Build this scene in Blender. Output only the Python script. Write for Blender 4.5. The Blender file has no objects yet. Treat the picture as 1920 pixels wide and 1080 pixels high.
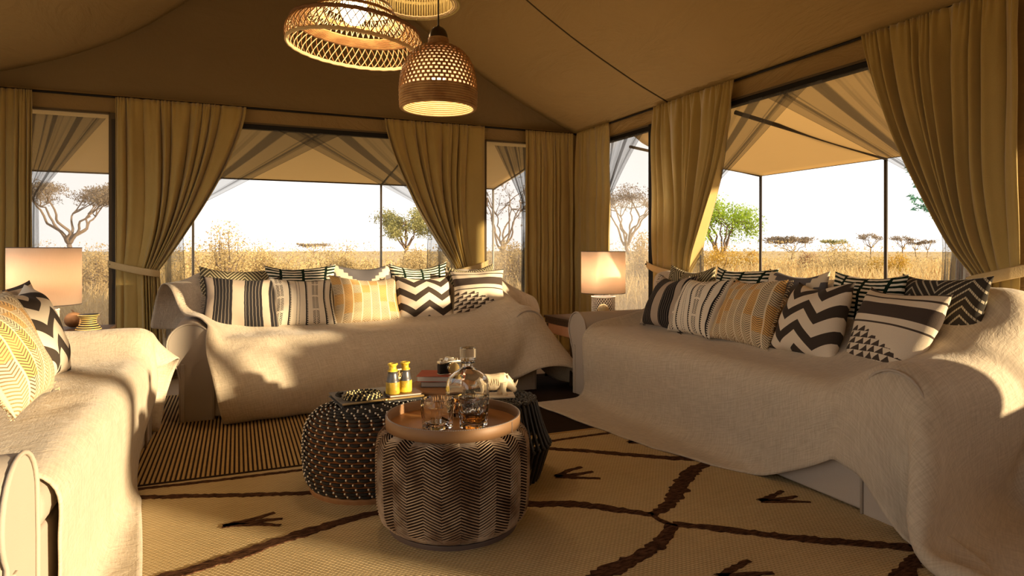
import bpy, bmesh, math, random
import numpy as np
from mathutils import Vector, Matrix, Quaternion

R = math.radians
random.seed(7); np.random.seed(7)
SC = bpy.context.scene
COL = SC.collection

# ------------------------------------------------------------------ camera, sky, sun, exposure
cam_d = bpy.data.cameras.new('camera'); cam = bpy.data.objects.new('camera', cam_d); COL.objects.link(cam)
YAW = R(23.2)
cam_d.sensor_width = 36; cam_d.lens = 1202/1920*36; cam_d.shift_y = -72/1920
cam_d.clip_start = .05; cam_d.clip_end = 600
cam.location = (0, 0, 1); cam.rotation_euler = (R(90), 0, -YAW)
SC.camera = cam

world = bpy.data.worlds.new('sky'); SC.world = world; world.use_nodes = True
_bg = world.node_tree.nodes['Background']
_bg.inputs['Color'].default_value = (1.0, .955, .90, 1); _bg.inputs['Strength'].default_value = 1.15

SUN_DIR = Vector((-.70, .714, 0)).normalized()*math.cos(R(7.4))+Vector((0, 0, -math.sin(R(7.4))))
sun_d = bpy.data.lights.new('sun', 'SUN'); sun = bpy.data.objects.new('sun', sun_d); COL.objects.link(sun)
sun_d.energy = 8.0; sun_d.color = (1.0, .77, .47); sun_d.angle = R(1.6)
sun.rotation_euler = SUN_DIR.to_track_quat('-Z', 'Y').to_euler()

SC.view_settings.view_transform = 'Standard'; SC.view_settings.look = 'None'
SC.view_settings.gamma = 1; SC.view_settings.use_curve_mapping = False
SC.view_settings.exposure = .50
SC.cycles.max_bounces = 10; SC.cycles.diffuse_bounces = 6; SC.cycles.transparent_max_bounces = 24
SC.cycles.transmission_bounces = 10; SC.cycles.glossy_bounces = 4
SC.cycles.sample_clamp_indirect = 6

# ------------------------------------------------------------------ helpers: placing
F = 1202.; HX, HY = 960., 468.
_f = np.array([math.sin(YAW), math.cos(YAW), 0.]); _r = np.array([math.cos(YAW), -math.sin(YAW), 0.]); _u = np.array([0, 0, 1.])
def px(x, y, X=None, Y=None, Z=None, d=None):
    """the point of the room seen at a photograph pixel, on one known plane (used to measure the room)"""
    v = _f+(x-HX)/F*_r+(HY-y)/F*_u
    if d is not None: k = d
    elif X is not None: k = X/v[0]
    elif Y is not None: k = Y/v[1]
    else: k = (Z-1)/v[2]
    return Vector((v[0]*k, v[1]*k, 1+v[2]*k))

# ------------------------------------------------------------------ helpers: objects
def tag(o, label=None, cat=None, group=None, kind=None):
    if label: o['label'] = label
    if cat: o['category'] = cat
    if group: o['group'] = group
    if kind: o['kind'] = kind
    return o
def empty(name, loc=(0, 0, 0), rz=0, label=None, cat=None, group=None, kind=None):
    o = bpy.data.objects.new(name, None); COL.objects.link(o); o.empty_display_size = .1
    o.location = loc; o.rotation_euler = (0, 0, rz)
    return tag(o, label, cat, group, kind)
def link(name, me, mat=None, parent=None, smooth=False, kind=None):
    if mat is not None and not me.materials:
        me.materials.append(mat)
    if smooth:
        me.shade_smooth()
    o = bpy.data.objects.new(name, me); COL.objects.link(o)
    if parent is not None: o.parent = parent
    if kind: o['kind'] = kind
    return o
def copy_tree(o, parent=None):
    c = o.copy(); COL.objects.link(c)
    if parent is not None: c.parent = parent
    for ch in list(o.children): copy_tree(ch, c)
    return c

class MB:
    """collects simple solids and links them as ONE mesh object"""
    def __init__(s): s.v = []; s.f = []; s.n = 0; s.uv = None
    def add(s, v, f):
        s.v.append(np.asarray(v, float).reshape(-1, 3)); n = s.n
        s.f.extend([tuple(i+n for i in q) for q in f]); s.n += len(s.v[-1])
    def grid(s, P, closeu=False, closev=False):
        P = np.asarray(P, float); a, b = P.shape[:2]
        f = []
        for i in range(a if closeu else a-1):
            for j in range(b if closev else b-1):
                i2, j2 = (i+1) % a, (j+1) % b
                f.append((i*b+j, i*b+j2, i2*b+j2, i2*b+j))
        s.add(P.reshape(-1, 3), f)
    def box(s, lo, hi, M=None):
        x0, y0, z0 = lo; x1, y1, z1 = hi
        v = [(x0, y0, z0), (x1, y0, z0), (x1, y1, z0), (x0, y1, z0), (x0, y0, z1), (x1, y0, z1), (x1, y1, z1), (x0, y1, z1)]
        if M is not None: v = [M @ Vector(p) for p in v]
        s.add(v, [(0, 3, 2, 1), (4, 5, 6, 7), (0, 1, 5, 4), (1, 2, 6, 5), (2, 3, 7, 6), (3, 0, 4, 7)])
    def prism(s, pts, a, b, axis=1):
        """a polygon (2d) pushed along an axis from a to b"""
        n = len(pts)
        def mk(p, t): return {0: (t, p[0], p[1]), 1: (p[0], t, p[1]), 2: (p[0], p[1], t)}[axis]
        v = [mk(p, a) for p in pts]+[mk(p, b) for p in pts]
        f = [tuple(range(n)), tuple(range(2*n-1, n-1, -1))]+[(i, i+n, (i+1) % n+n, (i+1) % n) for i in range(n)]
        s.add(v, f)
    def tube(s, pts, r, k=6, closed=False, cap=True):
        P = np.asarray([tuple(p) for p in pts], float); n = len(P)
        if closed: T = np.roll(P, -1, 0)-np.roll(P, 1, 0)
        else:
            T = np.empty_like(P); T[1:-1] = P[2:]-P[:-2]; T[0] = P[1]-P[0]; T[-1] = P[-1]-P[-2]
        T /= np.linalg.norm(T, axis=1)[:, None]+1e-12
        rr = np.broadcast_to(np.asarray(r, float), (n,))
        u = np.cross(T[0], (0, 0, 1.)); 
        if np.linalg.norm(u) < 1e-3: u = np.cross(T[0], (1., 0, 0))
        u /= np.linalg.norm(u); rings = []
        ang = np.arange(k)*2*math.pi/k
        for i in range(n):
            u = u-T[i]*np.dot(u, T[i]); u /= np.linalg.norm(u)+1e-12
            w = np.cross(T[i], u)
            rings.append(P[i]+rr[i]*(np.cos(ang)[:, None]*u+np.sin(ang)[:, None]*w))
        v = np.concatenate(rings); f = []
        for i in range(n if closed else n-1):
            i2 = (i+1) % n
            for j in range(k): f.append((i*k+j, i*k+(j+1) % k, i2*k+(j+1) % k, i2*k+j))
        if cap and not closed:
            f.append(tuple(range(k-1, -1, -1))); f.append(tuple((n-1)*k+j for j in range(k)))
        s.add(v, f)
    def lathe(s, prof, k=32, c=(0, 0, 0), cap0=False, cap1=False):
        ang = np.arange(k)*2*math.pi/k
        P = np.array([[(c[0]+r*math.cos(a), c[1]+r*math.sin(a), c[2]+z) for a in ang] for r, z in prof])
        n = len(prof); f = []
        for i in range(n-1):
            for j in range(k): f.append((i*k+j, i*k+(j+1) % k, (i+1)*k+(j+1) % k, (i+1)*k+j))
        if cap0: f.append(tuple(range(k-1, -1, -1)))
        if cap1: f.append(tuple((n-1)*k+j for j in range(k)))
        s.add(P.reshape(-1, 3), f)
    def ball(s, c, r, nu=8, nv=6, sq=(1, 1, 1)):
        prof = []
        P = np.array([[(c[0]+r*sq[0]*math.sin(t)*math.cos(a), c[1]+r*sq[1]*math.sin(t)*math.sin(a), c[2]+r*sq[2]*math.cos(t))
                       for a in np.arange(nu)*2*math.pi/nu] for t in np.linspace(math.pi-.02, .02, nv)])
        s.grid(P, closev=True)
    def mesh(s, name='m'):
        me = bpy.data.meshes.new(name)
        V = np.concatenate(s.v) if s.v else np.zeros((0, 3))
        me.from_pydata(V.tolist(), [], s.f); me.update()
        return me
    def build(s, name, mat, parent=None, smooth=False, kind=None, bevel=0, sub=0):
        o = link(name, s.mesh(name), mat, parent, smooth, kind)
        if bevel:
            b = o.modifiers.new('bevel', 'BEVEL'); b.width = bevel; b.segments = 3; b.limit_method = 'ANGLE'; b.angle_limit = R(40)
            o.data.shade_smooth()
            wn = o.modifiers.new('wn', 'WEIGHTED_NORMAL')
        if sub:
            m = o.modifiers.new('sub', 'SUBSURF'); m.levels = m.render_levels = sub
        return o
def grid_mesh(P, uv=None, name='m'):
    """a mesh from a (rows, columns, 3) array, with optional uv array, fast"""
    a, b = P.shape[:2]
    me = bpy.data.meshes.new(name)
    i, j = np.meshgrid(np.arange(a-1), np.arange(b-1), indexing='ij')
    q = np.stack([i*b+j, i*b+j+1, (i+1)*b+j+1, (i+1)*b+j], -1).reshape(-1, 4)
    me.vertices.add(a*b); me.vertices.foreach_set('co', P.reshape(-1).astype(np.float32))
    me.loops.add(q.size); me.loops.foreach_set('vertex_index', q.reshape(-1).astype(np.int32))
    me.polygons.add(len(q)); me.polygons.foreach_set('loop_start', np.arange(0, q.size, 4, dtype=np.int32))
    me.polygons.foreach_set('loop_total', np.full(len(q), 4, dtype=np.int32))
    if uv is not None:
        l = me.uv_layers.new(name='uv'); l.data.foreach_set('uv', uv.reshape(-1, 2)[q.reshape(-1)].reshape(-1).astype(np.float32))
    me.update(calc_edges=True); me.validate()
    return me

# ------------------------------------------------------------------ helpers: node materials
class N:
    """a node socket (or number) with arithmetic, so patterns can be written as formulas"""
    T = None
    def __init__(s, x): s.x = x
    @staticmethod
    def op(o, *a, clamp=False):
        n = N.T.nodes.new('ShaderNodeMath'); n.operation = o; n.use_clamp = clamp
        for i, q in enumerate(a):
            q = q.x if isinstance(q, N) else q
            if isinstance(q, (int, float)): n.inputs[i].default_value = q
            else: N.T.links.new(q, n.inputs[i])
        return N(n.outputs[0])
    def __add__(s, o): return N.op('ADD', s, o)
    __radd__ = __add__
    def __sub__(s, o): return N.op('SUBTRACT', s, o)
    def __rsub__(s, o): return N.op('SUBTRACT', o, s)
    def __mul__(s, o): return N.op('MULTIPLY', s, o)
    __rmul__ = __mul__
    def __truediv__(s, o): return N.op('DIVIDE', s, o)
    def __lt__(s, o): return N.op('LESS_THAN', s, o)
    def __gt__(s, o): return N.op('GREATER_THAN', s, o)
    def frac(s): return N.op('FRACT', s)
    def floor(s): return N.op('FLOOR', s)
    def abs(s): return N.op('ABSOLUTE', s)
    def sin(s): return N.op('SINE', s)
    def max(s, o): return N.op('MAXIMUM', s, o)
    def min(s, o): return N.op('MINIMUM', s, o)
    def tri(s): return (s.frac()-.5).abs()*2          # 1 at whole numbers, 0 between
    def inside(s, a, b): return (s > a)*(s < b)
def sstep(x, a, b):
    n = N.T.nodes.new('ShaderNodeMapRange'); n.interpolation_type = 'SMOOTHSTEP'
    n.inputs[1].default_value = a; n.inputs[2].default_value = b
    N.T.links.new(x.x, n.inputs[0]); return N(n.outputs[0])
def coords(kind='UV'):
    t = N.T.nodes.new('ShaderNodeTexCoord'); s = N.T.nodes.new('ShaderNodeSeparateXYZ')
    N.T.links.new(t.outputs[kind], s.inputs[0]); return N(s.outputs[0]), N(s.outputs[1]), N(s.outputs[2])
def noise(scale, detail=3, vec=None, rough=.55, dist=0):
    n = N.T.nodes.new('ShaderNodeTexNoise'); n.inputs['Scale'].default_value = scale
    n.inputs['Detail'].default_value = detail; n.inputs['Roughness'].default_value = rough; n.inputs['Distortion'].default_value = dist
    if vec is None:
        vec = N.T.nodes.new('ShaderNodeTexCoord').outputs['Object']
    N.T.links.new(vec, n.inputs['Vector']); return N(n.outputs[0])
def vec(x, y, z=0.):
    c = N.T.nodes.new('ShaderNodeCombineXYZ')
    for i, q in enumerate((x, y, z)):
        q = q.x if isinstance(q, N) else q
        if isinstance(q, (int, float)): c.inputs[i].default_value = q
        else: N.T.links.new(q, c.inputs[i])
    return c.outputs[0]
def mix(fac, a, b):
    n = N.T.nodes.new('ShaderNodeMix'); n.data_type = 'RGBA'
    f = fac.x if isinstance(fac, N) else fac
    if isinstance(f, (int, float)): n.inputs[0].default_value = f
    else: N.T.links.new(f, n.inputs[0])
    for i, q in ((6, a), (7, b)):
        if isinstance(q, tuple): n.inputs[i].default_value = (*q, 1)
        else: N.T.links.new(q, n.inputs[i])
    return n.outputs[2]
MATS = {}
def material(name, col=(.5, .5, .5), rough=.8, fn=None, metal=0., bump=None, spec=.3, sheen=0., trans=0., ior=1.45, emit=None, emit_s=0., transl=None, alpha=None):
    """fn() returns (colour socket, bump height N or None); transl mixes in a translucent lobe (thin cloth)"""
    m = bpy.data.materials.new(name); m.use_nodes = True; t = m.node_tree; N.T = t
    b = t.nodes['Principled BSDF']; out = t.nodes['Material Output']
    b.inputs['Base Color'].default_value = (*col, 1); b.inputs['Roughness'].default_value = rough
    b.inputs['Metallic'].default_value = metal; b.inputs['Specular IOR Level'].default_value = spec
    b.inputs['Sheen Weight'].default_value = sheen; b.inputs['Transmission Weight'].default_value = trans; b.inputs['IOR'].default_value = ior
    if sheen: b.inputs['Sheen Roughness'].default_value = .5
    if emit: b.inputs['Emission Color'].default_value = (*emit, 1); b.inputs['Emission Strength'].default_value = emit_s
    c = None; h = None
    if fn:
        c, h = fn()
        if c is not None: t.links.new(c, b.inputs['Base Color'])
    if h is not None:
        bp = t.nodes.new('ShaderNodeBump'); bp.inputs['Strength'].default_value = bump[0]; bp.inputs['Distance'].default_value = bump[1]
        t.links.new(h.x, bp.inputs['Height']); t.links.new(bp.outputs[0], b.inputs['Normal'])
    if transl:
        tr = t.nodes.new('ShaderNodeBsdfTranslucent'); mx = t.nodes.new('ShaderNodeMixShader')
        if c is not None and transl[1] is None: t.links.new(c, tr.inputs[0])
        else: tr.inputs[0].default_value = (*(transl[1] or col), 1)
        mx.inputs[0].default_value = transl[0]
        t.links.new(b.outputs[0], mx.inputs[1]); t.links.new(tr.outputs[0], mx.inputs[2]); t.links.new(mx.outputs[0], out.inputs[0])
    if alpha is not None:
        src = out.inputs[0].links[0].from_socket
        tp = t.nodes.new('ShaderNodeBsdfTransparent'); mx = t.nodes.new('ShaderNodeMixShader')
        if isinstance(alpha, (int, float)): mx.inputs[0].default_value = alpha
        else: t.links.new(alpha().x, mx.inputs[0])
        t.links.new(tp.outputs[0], mx.inputs[1]); t.links.new(src, mx.inputs[2]); t.links.new(mx.outputs[0], out.inputs[0])
    MATS[name] = m
    return m
# ------------------------------------------------------------------ cloth solver (position based, numpy)
SOFA_L, SOFA_D = 2.40, 0.86
SOFA_LONG = 2.56
def _box(p, lo, hi, r):
    c = (np.array(lo)+np.array(hi))/2; h = (np.array(hi)-np.array(lo))/2-r
    q = np.abs(p-c)-h
    return np.linalg.norm(np.maximum(q, 0), axis=-1)+np.minimum(q.max(axis=-1), 0)-r
def _capy(p, x, z, y0, y1, r):
    dx = np.hypot(p[..., 0]-x, p[..., 2]-z)-r
    dy = np.abs(p[..., 1]-(y0+y1)/2)-(y1-y0)/2
    return np.minimum(np.maximum(dx, dy), 0)+np.hypot(np.maximum(dx, 0), np.maximum(dy, 0))
def sofa_sdf(p, L=SOFA_L):
    D = SOFA_D
    d = _box(p, (.08, .0, .0), (L-.08, D-.02, .40), .02)
    d = np.minimum(d, _box(p, (.22, -.01, .30), (L-.22, D-.2, .455), .06))
    d = np.minimum(d, _box(p, (.08, D-.22, .2), (L-.08, D, .82), .07))
    for s in (0, 1):
        x0, x1, xr = (.07, .25, .125) if s == 0 else (L-.25, L-.07, L-.125)
        d = np.minimum(d, _box(p, (x0-.006, -.008, .0), (x1+.006, D-.05, .45), .02))
        d = np.minimum(d, _capy(p, xr, .45, -.006, D-.05, .127))
    d = np.minimum(d, p[..., 2])
    return d
def drape(W, H, s0, t0, theta, nx=84, ny=68, steps=230, iters=10, seed=1, thick=.014, bend=.5, L=SOFA_L, hem=None):
    rng = np.random.RandomState(seed)
    D = SOFA_D
    prof = np.array([(D+.05, .55), (D+.03, .84), (D-.24, .84), (D-.32, .48), (-.03, .48), (-.06, .02), (-.8, .02)])
    seg = np.linalg.norm(np.diff(prof, axis=0), axis=1); cum = np.concatenate([[0], np.cumsum(seg)])
    a, b = np.meshgrid(np.linspace(0, W, nx), np.linspace(0, H, ny))
    if hem is not None: b = b*(1-np.interp(a, hem[0], hem[1])/H)
    ct, st = math.cos(theta), math.sin(theta)
    # (0, H) is the corner at the viewer's left on the floor: s0, t0 place it
    s = s0+a*ct+(H-b)*(-st)
    t = t0-a*st-(H-b)*ct
    y = np.interp(t, cum, prof[:, 0]); z = np.interp(t, cum, prof[:, 1])
    z = z-np.maximum(0, -t)                     # below the start of the profile: hang on down
    p = np.stack([s, y, z+.26+.004*rng.randn(ny, nx)], -1)
    p[..., 1] -= .02
    v = np.zeros_like(p)
    dx, dy = W/(nx-1), H/(ny-1); dd = math.hypot(dx, dy)
    cons = []
    A2 = np.stack([a, b], -1).reshape(-1, 2)
    def add(di, dj, rest, k):
        # split so that no vertex is in one batch twice
        I, J = np.meshgrid(np.arange(ny), np.arange(nx), indexing='ij')
        ok = (I+di < ny) & (J+dj < nx) & (J+dj >= 0)
        for par in (0, 1):
            m = ok & ((((I//max(di, 1)) if di else (J//abs(dj))) % 2) == par)
            i, j = I[m], J[m]
            i0, j0 = i*nx+j, (i+di)*nx+j+dj
            cons.append((i0, j0, np.linalg.norm(A2[i0]-A2[j0], axis=1), k))
    add(0, 1, dx, 1.); add(1, 0, dy, 1.); add(1, 1, dd, .5); add(1, -1, dd, .5)
    add(0, 2, 2*dx, bend); add(2, 0, 2*dy, bend); add(0, 4, 4*dx, bend*.6); add(4, 0, 4*dy, bend*.6)
    if bend > .4: add(0, 8, 0, bend*.25); add(8, 0, 0, bend*.25)
    P = p.reshape(-1, 3); V = v.reshape(-1, 3)
    dt = 1/60.
    crease = np.array([D-.28, .46])
    for n in range(steps):
        V[:, 2] -= 9.8*dt
        # the weight of the cushions presses the cloth into the crease of seat and back
        if n < steps*.75:
            m = (P[:, 0] > .35) & (P[:, 0] < L-.35) & (P[:, 1] > .32) & (P[:, 1] < D-.1)
            V[m, 1] += 5.*dt; V[m, 2] -= 6.*dt
        V *= .965
        old = P.copy(); P = P+V*dt
        for it in range(iters):
            for i, j, rest, k in cons:
                d = P[j]-P[i]; l = np.sqrt((d*d).sum(1))+1e-9
                c = (.5*k*(l-rest)/l)[:, None]*d
                P[i] += c; P[j] -= c
            P[:, 1] = np.minimum(P[:, 1], D+.055)
            if it % 3 == 2 or it == iters-1:
                sd = sofa_sdf(P, L)-thick
                m = sd < 0
                if m.any():
                    q = P[m]; e = 1e-3
                    g = np.stack([sofa_sdf(q+np.eye(3)[k]*e, L)-sofa_sdf(q-np.eye(3)[k]*e, L) for k in range(3)], -1)
                    g /= np.linalg.norm(g, axis=1)[:, None]+1e-9
                    P[m] = q-g*sd[m][:, None]
                    # friction
                    dlt = P[m]-old[m]; tn = dlt-(dlt*g).sum(1)[:, None]*g
                    P[m] -= tn*.28
        V = (P-old)/dt
        sp = np.linalg.norm(V, axis=1); V *= np.minimum(1, 3./(sp+1e-6))[:, None]
    return P.reshape(ny, nx, 3)
# ------------------------------------------------------------------ materials of the tent
XW, YW, ZT, ZWIN, ZSILL = 3.13, 5.63, 2.15, 2.03, .15
XL, YF = -1.9, -2.6
def _canvas(a, b, sc=1.):
    def fn():
        n = noise(1.3*sc, 4, rough=.6); f = noise(160, 2)
        x, y, z = coords('Object')
        w = noise(2.2*sc, 5, vec(x*1.0, y*.45, z*1.4), rough=.62, dist=1.2)
        return mix(n*.8+f*.2, a, b), w+f*.03
    return fn
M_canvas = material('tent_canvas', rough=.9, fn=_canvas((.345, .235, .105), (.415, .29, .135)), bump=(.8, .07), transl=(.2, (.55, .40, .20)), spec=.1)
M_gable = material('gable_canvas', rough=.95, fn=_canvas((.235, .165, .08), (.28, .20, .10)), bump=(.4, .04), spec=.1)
M_awning = material('awning_canvas', rough=.9, fn=_canvas((.48, .35, .19), (.56, .42, .24), 1.5), bump=(.4, .03), transl=(.5, (.85, .66, .38)), spec=.1)
M_black = material('black_trim', (.015, .013, .012), .6)
M_seam = material('seam_piping', (.07, .045, .02), .8)
M_strip = material('dark_canvas_strip', (.13, .095, .055), .9)
M_pole = material('dark_pole', (.05, .04, .03), .45, metal=.6)
M_silver_pole = material('grey_pole', (.30, .27, .22), .45, metal=.5)
def _velvet():
    x, y, z = coords('Object')
    f = noise(260, 2); n = noise(7, 3); c = noise(60, 3, vec(x, y, z*.25))
    return mix(n*.6+f*.4, (.42, .305, .10), (.58, .43, .155)), f+c*.6
M_curtain = material('velvet_curtain', rough=.85, fn=_velvet, bump=(.25, .004), sheen=.55, spec=.1, transl=(.10, (.7, .54, .25)))
M_tie = material('tieback_cloth', (.60, .45, .22), .9, fn=lambda: (mix(noise(90, 3), (.52, .39, .19), (.64, .49, .26)), noise(200, 2)), bump=(.3, .003))
def _sheer_alpha():
    x, y, z = coords('UV')
    s = noise(1, 3, vec(x*8, y*.35), rough=.5)
    return sstep(s, .47, .56)*.36+.50
M_sheer = material('sheer_voile', (.10, .095, .095), .9, transl=(.35, (.16, .16, .165)), alpha=_sheer_alpha, spec=0)
M_screen = material('window_screen', (.50, .46, .41), .9, transl=(.5, (.5, .47, .43)), alpha=.24, spec=0)
def _floorfn():
    n = noise(3, 4); f = noise(220, 2)
    return mix(n*.7+f*.3, (.33, .235, .135), (.39, .28, .165)), f
M_floor = material('tent_floor', rough=.7, fn=_floorfn, bump=(.15, .002))
def struct(name, mb, mat, parent=None, **k):
    o = mb.build(name, mat, parent, **k); o['kind'] = 'structure'; return o

# ------------------------------------------------------------------ floor and roof
m = MB(); m.box((XL-.1, YF-.1, -.06), (XW+.12, YW+.12, 0)); struct('floor', m, M_floor)
GAB = [(XW+.02, 2.15), (2.83, 2.28), (2.525, 2.425), (2.28, 2.55), (2.035, 2.69), (1.75, 2.87), (1.47, 3.07), (1.0, 3.46), (.55, 3.92),
       (.35, 3.72), (0, 3.33), (-.20, 3.12), (-.40, 2.94), (-.65, 2.735), (-.9, 2.57), (-1.2, 2.42), (-1.55, 2.285), (XL-.02, 2.18)]
def gab_z(x): return float(np.interp(x, [p[0] for p in GAB[::-1]], [p[1] for p in GAB[::-1]]))
def roof(name, pts):
    # canvas slope, slightly sagging between seams, two skins thick
    ys = np.linspace(YF-.05, YW+.02, 60)
    up = np.array([[(x, y, z-.012*math.sin((y-3.96*1.042)*math.pi/2.4)**2*math.sin(math.pi*i/(len(pts)-1))) for y in ys] for i, (x, z) in enumerate(pts)])
    m = MB(); m.grid(up)
    o = m.build(name, M_canvas, smooth=True); o['kind'] = 'structure'
    so = o.modifiers.new('thick', 'SOLIDIFY'); so.thickness = .012; so.offset = 1
    return o
ceil = empty('ceiling', kind='structure')
xs = lambda a, b, n: [(x, gab_z(x)) for x in np.linspace(a, b, n)]
r1 = roof('roof_slope', xs(.55, XW+.02, 24)); r1.parent = ceil
r2 = roof('roof_slope', xs(XL-.02, .55, 24)); r2.parent = ceil
sy = px(1258, 193, X=XW).y
for y in (sy, sy-2.45, sy-4.9):
    m = MB(); m.tube([(x, y, gab_z(x)-.014) for x in np.linspace(XW, .55, 30)], .0065, 6); struct('seam', m, M_seam, ceil, smooth=True)
    m = MB(); m.tube([(x, y, gab_z(x)-.014) for x in np.linspace(XL, .55, 30)], .0065, 6); struct('seam', m, M_seam, ceil, smooth=True)

# ------------------------------------------------------------------ walls with their openings
bx = lambda x: px(x, 400, Y=YW).x          # place along the back wall from the photograph
ry = lambda x: px(x, 400, X=XW).y          # place along the right wall
WL = [(-2.25, 2.1, .3), (2.35, 5.0, .45)]  # unseen left wall openings, added to bring neutral skylight inside
def wall_back_pieces(m, openings, lo, hi, inner, th, ax):
    def bxx(a0, a1, z0, z1):
        if ax == 'x': m.box((a0, inner, z0), (a1, inner+th, z1))
        else: m.box((inner, a0, z0), (inner+th, a1, z1))
    bxx(lo, hi, ZWIN, ZT+.02)
    for o in openings: bxx(o[0], o[1], 0, o[2] if len(o) > 2 else ZSILL)
    e = [lo]+[q for o in sorted(openings) for q in o[:2]]+[hi]
    for i in range(0, len(e), 2):
        if e[i+1]-e[i] > 1e-3: bxx(e[i], e[i+1], 0, ZWIN)
WB = [(bx(30), bx(207)), (bx(236), bx(890)), (bx(910), bx(990))]
WR = [(ry(1222), ry(1118)), (ry(1868), ry(1240)), (.75, 1.60, .5), (-.55, .62, .78), (-2.3, -.70, .3)]  # last three openings are out of view, sills shaped to steer the sun
m = MB(); wall_back_pieces(m, WB, XL-.1, XW+.1, YW, .05, 'x')
n0 = [(p[0], p[1]+.02) for p in GAB]+[(XL, ZT), (XW, ZT)]
wb = struct('wall_back', m, M_canvas)
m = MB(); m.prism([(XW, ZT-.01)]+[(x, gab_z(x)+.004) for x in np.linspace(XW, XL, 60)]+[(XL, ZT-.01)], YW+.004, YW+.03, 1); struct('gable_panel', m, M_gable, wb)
m = MB(); wall_back_pieces(m, WR, YF, YW+.05, XW, .05, 'y'); struct('wall_right', m, M_canvas)
m = MB(); wall_back_pieces(m, WL, YF, YW, XL-.05, .05, 'y'); struct('wall_left', m, M_canvas)
m = MB(); m.prism([(XW, 0)]+[(x, gab_z(x)) for x in np.linspace(XW, XL, 40)]+[(XL, 0)], YF-.03, YF, 1); struct('wall_front', m, M_canvas)
# curtain rails: thin dark tubes along the eaves
for i, (a, b) in enumerate((((XL, YW-.03, ZT-.005), (XW, YW-.03, ZT-.005)), ((XW-.03, YF, ZT-.005), (XW-.03, YW, ZT-.005)))):
    m = MB(); m.tube([a, b], .009, 8); struct('trim_%d' % (i+1), m, M_black)
# windows: frame, top bar, insect screen
def window(n, ax, a0, a1, bar, screen, ZSILL=ZSILL):
    w = empty('window_%d' % n, kind='structure')
    def bxx(m, p0, p1, z0, z1, o0, o1):
        if ax == 'x': m.box((p0, YW+o0, z0), (p1, YW+o1, z1))
        else: m.box((XW+o0, p0, z0), (XW+o1, p1, z1))
    for (p0, p1, z0, z1) in ((a0-.004, a0+.010, ZSILL, ZWIN), (a1-.010, a1+.004, ZSILL, ZWIN), (a0, a1, ZSILL-.004, ZSILL+.014), (a0, a1, ZWIN-.010, ZWIN+.004)):
        m = MB(); bxx(m, p0, p1, z0, z1, -.008, .03); struct('frame_bar', m, M_strip, w)
    if bar:
        m = MB(); bxx(m, a0, a1, ZWIN-.05, ZWIN-.01, -.004, .035); struct('top_bar', m, M_black, w, bevel=.004)
    if screen:
        m = MB(); bxx(m, a0+.008, a1-.008, ZSILL, ZWIN-.005, .012, .0135); o = struct('screen', m, M_screen, w)
for i, (ax, a, bar, scr) in enumerate((('x', WB[0], 0, 1), ('x', WB[1], 1, 0), ('x', WB[2], 0, 1), ('y', WR[0], 1, 1), ('y', WR[1], 1, 0), ('y', WR[2], 1, 0), ('y', WR[3], 1, 0), ('y', WR[4], 1, 0))):
    window(i+1, ax, a[0], a[1], bar, scr, *a[2:])
# dark canvas strips that edge the posts between the windows
for i, (x0, x1) in enumerate(((207, 218), (905, 911))):
    m = MB(); m.box((bx(x0), YW-.012, 0), (bx(x1), YW, ZWIN)); struct('trim_%d' % (i+3), m, M_strip)
m = MB(); m.box((XW-.012, ry(1240), 0), (XW, ry(1218), ZWIN)); struct('trim_5', m, M_black)

# ------------------------------------------------------------------ curtains
def to_wall(ax, a, off, z):
    return np.stack([a, YW-off, z], -1) if ax == 'x' else np.stack([XW-off, a, z], -1)
def hang(ax, fix, top, zt, zb, npl, tie=None, seed=0, off=.072, amp=.034, nu=360, nv=72, prof=None, pw=None, spread=1.12, gather=.62):
    """cloth hung from the rail: fix / top are its two ends along the wall; tie = (place of the free edge, height)"""
    rng = random.Random(seed)
    ph = [rng.uniform(0, 6.28) for _ in range(6)]
    s = np.linspace(0, 1, nu)[None, :]; v = np.linspace(0, 1, nv)[:, None]
    z = zt-(zt-zb)*v+0*s
    wob = npl*2*math.pi*s+1.7*np.sin(2*math.pi*s*npl*.31+ph[0])+1.1*np.sin(2*math.pi*s*npl*.17+ph[1])
    if tie:
        at, ztie = tie
        q = np.clip((zt-z)/(zt-ztie), 0, 1); below = np.clip((ztie-z)/(ztie-zb+1e-6), 0, 1)
        e = prof(q) if prof else q**1.45
        free = top+(at-top)*e
        free = free+(at-fix)*(spread-1)*below**.6
        e1 = np.clip(e, 0, 1)
        near = np.exp(-((z-ztie)/.10)**2)
        if pw: a = fix+(free-fix)*s**(1+(pw-1)*e1); am = amp*(1+.9*e)*(1-gather*near)
        else:       # the side by the post hangs flat, the rest is gathered into folds
            g = np.interp(s, [0, .24, .34, .44, 1], [0, .56, .68, .745, 1])
            a = fix+(free-fix)*(s*(1-e1)+g*e1)
            flat = 1-.86*e1**.7*(1-np.clip((s-.22)/.14, 0, 1))
            am = amp*(1+.9*e)*(1-gather*near)*flat
    else:
        q = v+0*s; a = fix+(top-fix)*s; am = amp*(1+.25*q); near = 0*z
        a = a+(.006*np.sin(wob*.5+3*q))
    grow = np.clip((zt-z)/.22, 0, 1)**.7
    f = 2*np.abs(np.sin(.5*wob+.18*np.sin(3.1*q+ph[2])))**.62-1.15+.22*np.sin(1.5*wob+ph[3]+1.3*q)
    fine = np.sin(wob*3.0+ph[4])
    o = off+am*f*(.22+.78*grow)+.008*fine*(1-grow)*(1 if nu > 150 else .2)+.004*np.sin(9*z+ph[5]+5*s)
    hem = .010*np.exp(-((zt-.02-z)/.02)**2)
    P = to_wall(ax, a, o+hem*0, z)
    U = np.stack([s+0*z, v+0*s], -1)
    return P, U
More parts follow.
